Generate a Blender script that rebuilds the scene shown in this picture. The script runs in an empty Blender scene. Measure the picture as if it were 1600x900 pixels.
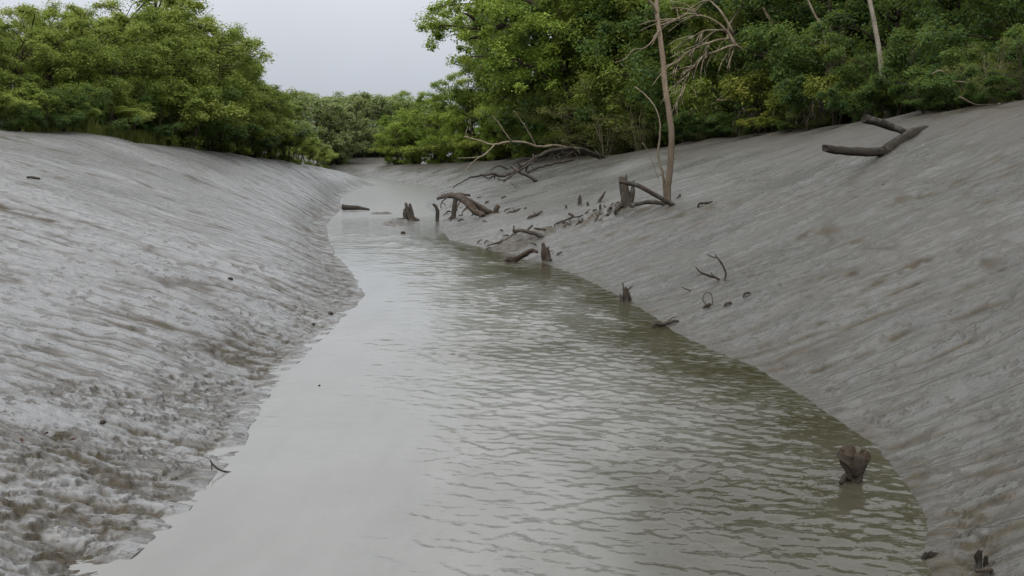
import bpy, math, random
import numpy as np
from mathutils import Vector, Matrix

# ------------------------------------------------------------------ camera, sky, sun, exposure
F = 1400.0; CX = 800.0; CY = 450.0; HY = 240.0; CAMH = 3.0          # photograph is 1600 x 900
PITCH = math.atan((CY - HY) / F)
scn = bpy.context.scene
col = scn.collection
cam_d = bpy.data.cameras.new('camera'); cam = bpy.data.objects.new('camera', cam_d); col.objects.link(cam)
cam_d.sensor_width = 36.0; cam_d.lens = 36.0 * F / 1600.0
cam_d.clip_start = 0.1; cam_d.clip_end = 3000
cam.location = (0, 0, CAMH); cam.rotation_euler = (math.pi / 2 - PITCH, 0, 0)
scn.camera = cam

SUN_EL, SUN_AZ = math.radians(46), math.radians(200)                 # azimuth clockwise from +Y
w = bpy.data.worlds.new('World'); scn.world = w; w.use_nodes = True
nt = w.node_tree; N = nt.nodes; Lk = nt.links; N.clear()
out = N.new('ShaderNodeOutputWorld'); bg = N.new('ShaderNodeBackground'); bg.inputs['Strength'].default_value = 0.1
sky = N.new('ShaderNodeTexSky'); sky.sky_type = 'NISHITA'; sky.sun_disc = False
sky.sun_elevation = SUN_EL; sky.sun_rotation = SUN_AZ; sky.air_density = 1.2; sky.dust_density = 4.0
# overcast sky, all round alike; horizon dimmed, unseen zenith kept bright to light foliage
tc = N.new('ShaderNodeTexCoord'); sp = N.new('ShaderNodeSeparateXYZ'); Lk.new(tc.outputs['Generated'], sp.inputs[0])
mr = N.new('ShaderNodeMapRange'); mr.inputs[1].default_value = 0.0; mr.inputs[2].default_value = 1.0
mr.inputs[3].default_value = 0.0; mr.inputs[4].default_value = 1.0; Lk.new(sp.outputs['Z'], mr.inputs[0])
cr = N.new('ShaderNodeMix'); cr.data_type = 'RGBA'
cr.inputs[6].default_value = (3.45, 3.75, 4.28, 1); cr.inputs[7].default_value = (16.2, 16.2, 16.4, 1)
Lk.new(mr.outputs[0], cr.inputs[0])
cn = N.new('ShaderNodeTexNoise'); cn.inputs['Scale'].default_value = 2.2; cn.inputs['Detail'].default_value = 4
Lk.new(tc.outputs['Generated'], cn.inputs['Vector'])
cm = N.new('ShaderNodeMapRange'); cm.inputs[1].default_value = 0.3; cm.inputs[2].default_value = 0.7
cm.inputs[3].default_value = 0.93; cm.inputs[4].default_value = 1.06; Lk.new(cn.outputs['Fac'], cm.inputs[0])
cv = N.new('ShaderNodeVectorMath'); cv.operation = 'SCALE'; Lk.new(cr.outputs[2], cv.inputs[0]); Lk.new(cm.outputs[0], cv.inputs['Scale'])
mx = N.new('ShaderNodeMix'); mx.data_type = 'RGBA'; mx.inputs[0].default_value = 0.93
Lk.new(sky.outputs[0], mx.inputs[6]); Lk.new(cv.outputs[0], mx.inputs[7])
Lk.new(mx.outputs[2], bg.inputs['Color']); Lk.new(bg.outputs[0], out.inputs[0])

sd = bpy.data.lights.new('sun', 'SUN'); sd.energy = 1.5; sd.angle = math.radians(22); sd.color = (1, 0.96, 0.9)
so = bpy.data.objects.new('sun', sd); col.objects.link(so)
sdir = Vector((math.sin(SUN_AZ) * math.cos(SUN_EL), math.cos(SUN_AZ) * math.cos(SUN_EL), math.sin(SUN_EL)))
so.rotation_euler = sdir.to_track_quat('Z', 'Y').to_euler(); so.location = (0, 0, 60)
vs = scn.view_settings; vs.view_transform = 'Standard'; vs.look = 'None'; vs.gamma = 1.0; vs.exposure = 0.42
vs.use_curve_mapping = False

rng = np.random.default_rng(7); random.seed(7)

# ------------------------------------------------------------------ helpers
def ss(a, b, x):
    t = np.clip((x - a) / (b - a), 0, 1); return t * t * (3 - 2 * t)

def _h(ix, iy, seed):
    n = (ix.astype(np.int64) * 374761393 + iy.astype(np.int64) * 668265263 + seed * 974634777) & 0xFFFFFFFF
    n = ((n ^ (n >> 13)) * 1274126177) & 0xFFFFFFFF
    return (n ^ (n >> 16)) & 0xFFFFFFFF

def pn(x, y, seed=0):
    """2-D gradient noise, about -0.7 .. 0.7"""
    x = np.asarray(x, float); y = np.asarray(y, float)
    x0 = np.floor(x); y0 = np.floor(y); fx = x - x0; fy = y - y0
    u = fx * fx * fx * (fx * (fx * 6 - 15) + 10); v = fy * fy * fy * (fy * (fy * 6 - 15) + 10)
    def g(dx, dy):
        a = _h(x0 + dx, y0 + dy, seed) * (2 * math.pi / 4294967296.0)
        return np.cos(a) * (fx - dx) + np.sin(a) * (fy - dy)
    a = g(0, 0); b = g(1, 0); c = g(0, 1); d = g(1, 1)
    return (a + (b - a) * u) * (1 - v) + (c + (d - c) * u) * v

def fbm(x, y, seed=0, o=4):
    r = 0; a = 1.0
    for i in range(o):
        r = r + a * pn(x * 2 ** i, y * 2 ** i, seed + i); a *= 0.5
    return r

cp, sn_ = math.cos(PITCH), math.sin(PITCH)
def ray(px, py):
    u = (px - CX) / F; v = (CY - py) / F
    return np.array((u, cp + v * sn_, -sn_ + v * cp))
def on_water(px, py):
    r = ray(px, py); t = CAMH / -r[2]; return r[0] * t, r[1] * t
def P(px, py, Y):
    r = ray(px, py); t = Y / r[1]; return np.array((r[0] * t, Y, CAMH + r[2] * t))

def tag(o, label=None, cat=None, group=None, kind=None):
    if label: o['label'] = label
    if cat: o['category'] = cat
    if group: o['group'] = group
    if kind: o['kind'] = kind
    return o
def empty(name, loc):
    o = bpy.data.objects.new(name, None); col.objects.link(o); o.location = loc; o.empty_display_size = 0.2; return o

def mesh_np(name, V, FA, mat=None, smooth=True, attrs=None):
    """V (n,3), FA (m,k) equal-sized faces"""
    V = np.asarray(V, np.float32); FA = np.asarray(FA, np.int32)
    me = bpy.data.meshes.new(name); m, k = FA.shape
    me.vertices.add(len(V)); me.vertices.foreach_set('co', V.ravel())
    me.loops.add(m * k); me.loops.foreach_set('vertex_index', FA.ravel())
    me.polygons.add(m); me.polygons.foreach_set('loop_start', np.arange(0, m * k, k, dtype=np.int32))
    me.polygons.foreach_set('loop_total', np.full(m, k, np.int32))
    if smooth: me.polygons.foreach_set('use_smooth', np.ones(m, bool))
    for an, av in (attrs or {}).items():
        at = me.attributes.new(an, 'FLOAT', 'POINT'); at.data.foreach_set('value', np.asarray(av, np.float32).ravel())
    me.update(); me.validate()
    if mat: me.materials.append(mat)
    return me
def obj(name, me, parent=None):
    o = bpy.data.objects.new(name, me); col.objects.link(o)
    if parent: o.parent = parent
    return o

# ------------------------------------------------------------------ materials
class NT:
    def __init__(s, name):
        s.m = bpy.data.materials.new(name); s.m.use_nodes = True; s.t = s.m.node_tree; s.n = s.t.nodes; s.l = s.t.links
        s.b = s.n['Principled BSDF']; s.o = s.n['Material Output']
    def new(s, ty, **kw):
        n = s.n.new('ShaderNode' + ty)
        for k, v in kw.items(): setattr(n, k, v)
        return n
    def attr(s, name): n = s.new('Attribute'); n.attribute_name = name; return n.outputs['Fac']
    def coord(s, kind='Object', scale=(1, 1, 1)):
        c = s.new('TexCoord'); m = s.new('Mapping'); m.inputs['Scale'].default_value = scale
        s.l.new(c.outputs[kind], m.inputs[0]); return m.outputs[0]
    def noise(s, vec, scale, detail=4, rough=0.55):
        n = s.new('TexNoise'); n.inputs['Scale'].default_value = scale; n.inputs['Detail'].default_value = detail
        n.inputs['Roughness'].default_value = rough
        if vec is not None: s.l.new(vec, n.inputs['Vector'])
        return n.outputs['Fac']
    def ramp(s, fac, stops):
        r = s.new('ValToRGB'); e = r.color_ramp.elements
        while len(e) < len(stops): e.new(0.5)
        for i, (p, c) in enumerate(stops): e[i].position = p; e[i].color = (*c, 1)
        s.l.new(fac, r.inputs[0]); return r.outputs[0]
    def rng(s, fac, a, b, c, d):
        r = s.new('MapRange'); r.inputs[1].default_value = a; r.inputs[2].default_value = b
        r.inputs[3].default_value = c; r.inputs[4].default_value = d; s.l.new(fac, r.inputs[0]); return r.outputs[0]
    def math(s, op, a, b):
        r = s.new('Math', operation=op)
        for i, v in enumerate((a, b)):
            if isinstance(v, (int, float)): r.inputs[i].default_value = v
            else: s.l.new(v, r.inputs[i])
        return r.outputs[0]
    def mix(s, fac, a, b, blend='MIX'):
        r = s.new('Mix', data_type='RGBA', blend_type=blend)
        for i, v in ((0, fac), (6, a), (7, b)):
            if isinstance(v, (int, float)): r.inputs[i].default_value = v
            elif isinstance(v, tuple): r.inputs[i].default_value = (*v, 1)
            else: s.l.new(v, r.inputs[i])
        return r.outputs[2]
    def bump(s, h, strength, dist, prev=None):
        b = s.new('Bump'); b.inputs['Strength'].default_value = strength; b.inputs['Distance'].default_value = dist
        s.l.new(h, b.inputs['Height'])
        if prev is not None: s.l.new(prev, b.inputs['Normal'])
        return b.outputs[0]
    def set(s, **kw):
        for k, v in kw.items():
            i = s.b.inputs[k.replace('_', ' ')]
            if hasattr(v, 'is_linked') or hasattr(v, 'links'): s.l.new(v, i)
            else: i.default_value = (*v, 1) if isinstance(v, tuple) else v
        return s

def mud_material():
    a = NT('wet_mud'); c = a.coord()
    dirt = a.attr('dirt'); dry_shade = a.attr('dry_shade'); mark = a.attr('mark'); pale = a.attr('pale')
    cv_ = a.new('CombineXYZ'); a.l.new(a.attr('run_y'), cv_.inputs[0]); a.l.new(a.math('MULTIPLY', a.attr('run_s'), 0.10), cv_.inputs[1]); rill = cv_.outputs[0]
    n1 = a.noise(c, 0.35, 5); n2 = a.noise(c, 5.0, 6, 0.68); n3 = a.noise(c, 38.0, 4, 0.7); n4 = a.noise(c, 9.0, 5, 0.66)
    r1 = a.noise(rill, 5.5, 6, 0.68); r2 = a.noise(rill, 1.2, 5, 0.6); r3 = a.noise(rill, 2.6, 5, 0.6); n5 = a.noise(c, 2.3, 4, 0.62)
    def lines(r, w): return a.math('SUBTRACT', 1.0, a.rng(a.math('ABSOLUTE', a.math('SUBTRACT', r, 0.5), 0.0), 0.0, w, 0.0, 1.0))
    line = a.math('MULTIPLY', lines(r2, 0.030), a.rng(n1, 0.40, 0.55, 0.0, 1.0))
    line2 = a.math('MULTIPLY', lines(r3, 0.034), a.rng(n2, 0.46, 0.60, 0.0, 0.9))
    crumb = a.rng(n2, 0.585, 0.63, 0.0, 1.0); dash = a.rng(n5, 0.60, 0.65, 0.0, 0.9)
    marks = a.math('MULTIPLY', a.math('MAXIMUM', a.math('MAXIMUM', crumb, dash), a.math('MAXIMUM', line, line2)), mark)
    grey = a.mix(pale, a.ramp(n1, [(0.3, (0.037, 0.036, 0.030)), (0.7, (0.060, 0.059, 0.051))]), a.ramp(n1, [(0.3, (0.128, 0.130, 0.132)), (0.7, (0.188, 0.191, 0.194))]))
    tan = a.ramp(n2, [(0.3, (0.029, 0.024, 0.016)), (0.75, (0.053, 0.045, 0.032))])  # drier mud brown, lowered further to carry the trees' shade
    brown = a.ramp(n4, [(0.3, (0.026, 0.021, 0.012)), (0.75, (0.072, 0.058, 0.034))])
    base = a.mix(dry_shade, grey, tan)
    base = a.mix(a.math('MULTIPLY', a.math('MAXIMUM', dirt, marks), a.rng(n4, 0.3, 0.62, 0.7, 1.0)), base, brown)
    base = a.mix(a.rng(n3, 0.35, 0.7, 0.0, 0.4), base, a.mix(0.6, base, (0.04, 0.036, 0.028)))
    rough = a.math('ADD', a.rng(n1, 0.35, 0.65, 0.17, 0.33), a.math('MULTIPLY', a.math('MAXIMUM', a.math('MAXIMUM', dirt, marks), dry_shade), 0.30))
    b0 = a.bump(r1, 0.14, 0.05); b1 = a.bump(n2, 0.7, 0.06, b0)
    b1 = a.bump(a.math('SUBTRACT', 1.0, marks), 0.9, 0.028, b1)
    b2 = a.bump(n4, 0.65, 0.026, b1); b2 = a.bump(n3, 0.3, 0.006, b2)
    a.set(Base_Color=base, Roughness=rough, Normal=b2, Specular_IOR_Level=a.rng(a.math('MAXIMUM', dirt, marks), 0, 1, 0.75, 0.2))
    return a.m

def water_material():
    a = NT('silty_water'); c = a.coord()
    silt_reflect = a.attr('silt_reflect')
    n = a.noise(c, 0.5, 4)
    colr = a.mix(silt_reflect, (0.033, 0.030, 0.017), (0.180, 0.182, 0.174))  # silt tones; the olive is darkened to stand for the bank's reflection
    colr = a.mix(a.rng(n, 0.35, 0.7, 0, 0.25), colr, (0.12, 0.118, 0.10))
    sw_ = a.noise(a.coord(scale=(1.0, 0.30, 1.0)), 1.7, 5, 0.6); colr = a.mix(a.math('MULTIPLY', a.rng(sw_, 0.42, 0.68, 0.0, 0.45), silt_reflect), colr, (0.135, 0.136, 0.130))
    chop = a.attr('chop')
    v1 = a.coord(scale=(0.55, 1.0, 1.0)); v2 = a.coord(scale=(0.5, 1.2, 1.0))
    h = a.math('ADD', a.math('MULTIPLY', a.noise(v1, 7.0, 3, 0.5), 1.0), a.math('MULTIPLY', a.noise(v2, 2.4, 3, 0.5), 1.6))
    h = a.math('MULTIPLY', h, a.math('ADD', a.math('MULTIPLY', chop, 0.95), 0.11))
    b = a.bump(h, 0.6, 0.045)
    a.set(Base_Color=colr, Roughness=a.rng(chop, 0.95, 1.4, 0.06, 0.22), IOR=1.333, Normal=b)
    return a.m

def wood_material(name, dark, light, scale=6.0, rough=0.75, spec=0.35, mud=0.0):
    a = NT(name); c = a.coord(scale=(1, 1, 0.35)); t = a.attr('tint')
    n = a.noise(c, scale, 6, 0.65); n2 = a.noise(a.coord(), scale * 6, 4, 0.7)
    colr = a.ramp(n, [(0.28, dark), (0.72, light)])
    wet = a.mix(0.62, colr, (0.030, 0.024, 0.018))
    colr = a.mix(t, wet, colr)
    colr = a.mix(a.rng(n2, 0.35, 0.65, 0.0, 0.75), colr, a.mix(0.65, colr, (0.02, 0.016, 0.012)))
    n5 = a.noise(a.coord(), scale * 0.5, 5, 0.65)
    colr = a.mix(a.math('MULTIPLY', a.rng(n5, 0.52, 0.62, 0.0, mud), a.rng(t, 0.05, 0.5, 0.2, 1.0)), colr, (0.105, 0.100, 0.090))
    b = a.bump(n2, 0.9, 0.03, a.bump(n, 0.8, 0.06))
    a.set(Base_Color=colr, Roughness=rough, Normal=b, Specular_IOR_Level=spec); return a.m

def leaf_material(name, dark, mid, lite, trans=0.42, spec=0.2):
    a = NT(name); t = a.attr('tint')
    oi = a.new('ObjectInfo')
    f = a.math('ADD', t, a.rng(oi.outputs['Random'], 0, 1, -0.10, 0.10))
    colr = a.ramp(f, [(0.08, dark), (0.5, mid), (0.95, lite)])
    a.set(Base_Color=colr, Roughness=0.5, Specular_IOR_Level=spec)
    tr = a.new('BsdfTranslucent'); a.l.new(a.mix(0.75, colr, (0.21, 0.27, 0.04)), tr.inputs[0])
    m = a.new('MixShader'); m.inputs[0].default_value = trans
    a.l.new(a.b.outputs[0], m.inputs[1]); a.l.new(tr.outputs[0], m.inputs[2]); a.l.new(m.outputs[0], a.o.inputs[0])
    return a.m

M = {}
M['mud'] = mud_material(); M['water'] = water_material()
M['wood_wet'] = wood_material('wet_driftwood', (0.018, 0.014, 0.010), (0.075, 0.057, 0.038), 9.0, mud=0.6)
M['wood_red'] = wood_material('reddish_root', (0.024, 0.015, 0.010), (0.090, 0.056, 0.034), 12.0, mud=0.5)
M['wood_grey'] = wood_material('muddy_log', (0.012, 0.010, 0.007), (0.048, 0.041, 0.029), 9.0, spec=0.2, mud=0.55)
M['wood_pale'] = wood_material('pale_bark', (0.18, 0.135, 0.095), (0.37, 0.295, 0.215), 7.0, 0.85, 0.15)
M['white_bark'] = wood_material('whitish_bark', (0.24, 0.21, 0.16), (0.52, 0.47, 0.39), 7.0, 0.85, 0.15)
M['stump'] = wood_material('stump_wood', (0.034, 0.024, 0.016), (0.125, 0.092, 0.060), 14.0)
M['twig'] = wood_material('dry_twigs', (0.16, 0.13, 0.09), (0.40, 0.34, 0.24), 5.0, 0.85, 0.2)
M['bark'] = wood_material('mangrove_bark', (0.030, 0.024, 0.017), (0.105, 0.085, 0.060), 5.0, 0.9, 0.1)
M['mangrove'] = leaf_material('mangrove_leaves', (0.086, 0.132, 0.026), (0.208, 0.272, 0.056), (0.330, 0.360, 0.090))
M['bright'] = leaf_material('bright_leaves', (0.090, 0.165, 0.024), (0.200, 0.285, 0.042), (0.310, 0.360, 0.075))
M['deep'] = leaf_material('deep_green_leaves', (0.024, 0.055, 0.020), (0.066, 0.125, 0.036), (0.125, 0.190, 0.055))
M['yellow'] = leaf_material('yellow_green_leaves', (0.075, 0.105, 0.018), (0.175, 0.200, 0.035), (0.300, 0.290, 0.060))
M['olive'] = leaf_material('olive_leaves', (0.060, 0.066, 0.026), (0.125, 0.130, 0.050), (0.200, 0.195, 0.080))
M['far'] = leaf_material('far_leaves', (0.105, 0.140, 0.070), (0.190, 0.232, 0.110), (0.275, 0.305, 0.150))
M['grass'] = leaf_material('grass_blades', (0.060, 0.085, 0.020), (0.120, 0.140, 0.035), (0.190, 0.190, 0.060))
M['leaf_red'] = wood_material('fallen_leaf', (0.10, 0.05, 0.032), (0.19, 0.10, 0.065), 20, 0.6)
M['shell'] = wood_material('white_shell', (0.5, 0.48, 0.44), (0.75, 0.72, 0.68), 30, 0.5)

# ------------------------------------------------------------------ the creek: shore lines and bank crests
Lpx = [(60, 1000), (175, 900), (255, 835), (300, 795), (345, 742), (392, 682), (405, 640), (440, 590), (500, 535), (540, 495),
       (572, 462), (560, 440), (545, 415), (527, 400), (516, 378), (511, 352), (520, 340), (536, 326), (531, 313), (545, 301),
       (588, 289), (562, 281), (528, 276)]
Rpx = [(1520, 1000), (1455, 897), (1440, 860), (1445, 800), (1400, 740), (1358, 690), (1270, 630), (1180, 575), (1100, 542),
       (1050, 517), (1000, 481), (960, 460), (900, 430), (850, 411), (800, 397), (750, 386), (700, 374), (690, 360), (692, 342),
       (662, 322), (680, 302), (668, 291), (625, 284), (590, 280), (545, 276)]
Lw = sorted((on_water(*p)[::-1] for p in Lpx)); Rw = sorted((on_water(*p)[::-1] for p in Rpx))
LYs = np.array([-80] + [p[0] for p in Lw] + [128, 140, 700]); LXs = np.array([-6] + [p[1] for p in Lw] + [-45, -90, -110])
RYs = np.array([-80] + [p[0] for p in Rw] + [130, 142, 700]); RXs = np.array([4.5] + [p[1] for p in Rw] + [-38, -80, -100])
LC = [(0, 205, 30), (130, 212, 34), (280, 232, 43), (350, 240, 50), (430, 251, 62), (480, 259, 80), (525, 266, 105)]
RC = [(1600, 158, 22), (1440, 176, 27), (1290, 200, 36), (1150, 214, 46), (1050, 228, 56), (950, 243, 64), (860, 245, 77),
      (740, 253, 95), (620, 258, 125)]
def crest(C, ext):
    q = [P(*c) for c in C]
    Y = [-80] + [p[1] for p in q] + [700]; X = [ext] + [p[0] for p in q]; Z = [q[0][2]] + [p[2] for p in q]
    X.append(X[-1]); Z.append(Z[-1]); return map(np.array, (Y, X, Z))
LcY, LcX, LcZ = crest(LC, -17.0); RcY, RcX, RcZ = crest(RC, 12.4)
def shoreL(Y): return np.interp(Y, LYs, LXs) + 0.10 * pn(Y / 0.55, Y * 0 + 3.3, 5) * ss(0, 12, 40 - Y)
def shoreR(Y): return np.interp(Y, RYs, RXs) + 0.05 * pn(Y / 0.5, Y * 0 + 7.7, 6) * ss(0, 12, 40 - Y)

def height(x, y, detail=False, step=None):
    x = np.asarray(x, float); y = np.asarray(y, float)
    xl = shoreL(y); xr = shoreR(y)
    wl = np.maximum(xl - np.interp(y, LcY, LcX), 3.0); hl = np.interp(y, LcY, LcZ)
    wr = np.maximum(np.interp(y, RcY, RcX) - xr, 3.0); hr = np.interp(y, RcY, RcZ)
    sl = xl - x; sr = x - xr
    tl = np.clip(sl / wl, 0, 4); tr = np.clip(sr / wr, 0, 4)
    def prof(t, k): return np.where(t < 1, 1 - (1 - np.clip(t, 0, 1)) ** k, 1.0)
    gl = prof(tl, 1.30) * hl * (1 - 0.68 * np.exp(-(sl / 0.85) ** 2)) + (0.014 + 0.030 * ss(11, 7, y)) * ss(0.0, 0.45, sl); gr = prof(np.clip(tr, 0, 1) ** 1.15, 1.22) * hr
    gl = gl + 1.6 * ss(1.15, 2.0, tl); gr = gr + 2.0 * ss(1.15, 2.0, tr)
    left = sl > 0; right = sr > 0
    z = np.where(left, gl, np.where(right, gr, 0))
    mid = (xl + xr) / 2; hw = np.maximum((xr - xl) / 2, 0.5)
    dd = np.clip(np.minimum(x - xl, xr - x), 0, 1.2)
    z = np.where(~left & ~right, -0.55 * ss(0, 1.2, dd) - 0.01, z)
    far = 2.3 * ss(138, 158, y + 0.12 * (x + 30))
    z = np.where(y > 120, np.maximum(z, far), z)
    # big soft undulation, mound beside the forked log, gully behind the fallen branch
    s = np.where(left, sl, sr); on = ss(0.2, 3.0, s) * (left | right)
    z = z + on * (0.16 * pn(x / 6, y / 7, 1) + 0.08 * pn(x / 2.3, y / 2.8, 2))
    m0 = P(1490, 205, 21.5); z = z + 0.10 * np.exp(-((x - m0[0]) / 1.5) ** 2 - ((y - m0[1]) / 2.0) ** 2)
    m1 = P(980, 318, 42); z = z + 0.25 * np.exp(-((x - m1[0]) / 2.2) ** 2 - ((y - m1[1]) / 1.4) ** 2)
    z = z + np.where(right & (y < 110), 0.16 * pn(y / 1.9, x / 2.2, 44) * np.exp(-((tr - 1.0) / 0.16) ** 2), 0) + np.where(left & (y < 100), 0.10 * pn(y / 2.2, x / 2.5, 45) * np.exp(-((tl - 0.97) / 0.12) ** 2), 0)
    if not detail: return z
    # -------- fine relief in bank coordinates (s down-slope distance, y along the creek)
    st = np.maximum(step if step is not None else 0.02, 0.01)
    f = lambda lam: np.clip((lam / st - 1.5) / 2.0, 0, 1)          # fade what the grid cannot carry
    wv = y + 0.35 * pn(s / 2.2, y / 1.6, 11) + np.where(left, 0.14, 0.22) * s
    bank = (left | right).astype(float); edge = ss(0.0, 0.35, s)
    patch = ss(-0.15, 0.35, fbm(s / 3.0, y / 3.0, 21, 3))
    d = 0.030 * pn(wv / 0.75, s / 4.5, 12) * f(0.75) + 0.016 * pn(wv / 0.30, s / 2.4, 13) * f(0.3)
    g = pn(wv / 1.0, s / 5.5, 14) + 0.10 * pn(wv / 0.25, s / 0.5, 18); gr_ = np.exp(-(g / 0.060) ** 2); d = d - 0.050 * gr_ * patch * f(0.22)
    g2 = pn(wv / 0.52 + 9, s / 2.4, 15) + 0.10 * pn(wv / 0.16, s / 0.35, 19); gr2 = np.exp(-(g2 / 0.085) ** 2); d = d - 0.024 * gr2 * f(0.15) * ss(-0.2, 0.3, pn(s / 1.5, y / 1.2, 16))
    d = d + 0.034 * fbm(x / 0.26, y / 0.18, 17, 3) * f(0.16) * (0.4 + 0.6 * left)
    d = np.where(right, 0.55 * d + 0.030 * fbm(x / 0.5, y / 0.45, 25, 3) * f(0.3) + 0.05 * pn(x / 1.3, y / 1.1, 26), d)
    gr_ = np.where(right, 0.75 * gr_, gr_); gr2 = np.where(right, 0.45 * gr2, gr2)
    # broken clods along the left water's edge, widest close to the camera
    wc = np.where(left, np.interp(y, [0, 7, 10, 14, 22, 40, 60], [3.0, 2.6, 1.9, 1.5, 1.6, 2.2, 1.0]), np.interp(y, [0, 8, 25, 40], [0.7, 0.5, 0.4, 1.2]))
    cl = bank * ss(wc * 1.15, wc * 0.35, s + 0.9 * wc * pn(s / 1.1, y / 0.9, 31)) * ss(0.0, 0.38, s)
    c2 = pn(s / 0.20, y / 0.10, 35); c3 = pn(s / 0.85, y / 0.42, 36)
    def steps(lam, amp, sd, kx, ky, wa):
        """flat plates with small scarps that face the water and downstream"""
        u = kx * s + ky * y + wa * pn(s / (2.2 * lam), y / (1.5 * lam), sd) + 0.45 * wa * pn(s / (0.9 * lam), y / (0.6 * lam), sd + 1)
        q = u / lam; fr = q - np.floor(q); rise = np.clip((fr - 0.86) / 0.14, 0, 1)
        lvl = amp * (rise - fr) * (0.55 + 0.9 * np.abs(pn(s / 0.7, y / 0.5, sd + 2))) * 1.3
        return lvl, ss(0.74, 0.84, fr) * ss(0.02, 0.12, np.abs(pn(s / 0.5, y / 0.35, sd + 3)) + 0.02)
    l1, e1 = steps(0.165, 0.056, 131, 0.55, 0.83, 0.20); l2, e2 = steps(0.085, 0.026, 141, 0.45, 0.89, 0.11)
    near = ss(26, 10, y)
    d = d + cl * (l1 * f(0.16) + l2 * f(0.10) + 0.012 * c2 * f(0.08) + 0.018 * c3)
    # sparse pits and crumbs
    pk = pn(x / 0.33, y / 0.27, 41); d = d + 0.022 * ss(0.42, 0.6, pk) * f(0.15) - 0.02 * ss(0.42, 0.6, -pk) * f(0.15)
    dirt = np.clip(cl * (0.68 * e1 + 0.42 * e2 * near + 0.1 * ss(0.1, 0.4, c3)) + 0.95 * gr_ * patch + 0.85 * gr2 * ss(-0.05, 0.2, pn(s / 1.5, y / 1.2, 16))
                   + 0.55 * ss(0.42, 0.6, np.abs(pk)) + 0.5 * ss(0.34, 0.6, fbm(s / 1.8, y / 0.5, 51, 3)), 0, 1)
    # swirls of slack mud low on the near right bank
    sw = right * ss(12, 7, y) * ss(1.6, 0.5, s)
    d = d + sw * 0.02 * np.tanh(3 * pn(x / 0.5, y / 0.14 + 0.6 * x, 61)) ; dirt = np.clip(dirt + 0.6 * sw * ss(0.05, 0.4, pn(x / 0.5, y / 0.14 + 0.6 * x, 61)), 0, 1)
    shore_brown = right * ss(0.35, 0.0, s) * 0.5 + left * ss(15, 20, y) * ss(60, 45, y) * ss(1.6, 0.2, s) * 0.75
    dirt = np.clip(dirt + shore_brown * ss(-0.3, 0.3, pn(x / 0.4, y / 0.5, 71)), 0, 1)
    dry_shade = np.where(right, ss(0.50, 1.0, tr + 0.25 * pn(x / 2.5, y / 4, 81)), 0.30 * ss(0.72, 1.0, tl + 0.2 * pn(x / 2.5, y / 4, 82)))  # drier upper mud, with shade under the right trees painted in
    dry_shade = np.where(y > 130, 0.9, dry_shade)
    z = z + d * bank * np.where(left, 0.6 + 0.4 * edge, 0.25 + 0.75 * edge)
    mark = np.where(left, (0.62 + 0.16 * ss(wc * 2.6, wc * 0.6, s)), 0.52 - 0.15 * ss(0.4, 0.8, tr)) * np.where(y > 60, 0.5, 1.0)
    pale = np.where(left, 1.0, 0.15 * ss(15, 30, y) + 0.35 * ss(30, 60, y)) * (1 - 0.0 * s)
    deep = ss(1.35, 1.8, np.where(left, tl, tr)) * (y < 120); dry_shade = np.maximum(dry_shade, deep); dirt = np.maximum(dirt, deep * 0.8)
    return z, dirt * bank, dry_shade, mark, pale, wv, np.where(left, 1.0, 1.8) * s

def ground_at(px, py, lift=0.0):
    """where a pixel's ray meets the mud or the water"""
    r = ray(px, py); t = np.concatenate([np.arange(4, 60, 0.02), np.arange(60, 260, 0.1)])
    X = r[0] * t; Y = r[1] * t; Z = CAMH + r[2] * t
    G = np.maximum(height(X, Y), 0.0); k = np.argmax(Z < G)
    if k == 0 and Z[0] > G[0]: k = len(t) - 1
    return np.array((X[k], Y[k], G[k] + lift))
def gz(x, y): return float(height(np.array([x]), np.array([y]))[0])

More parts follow.
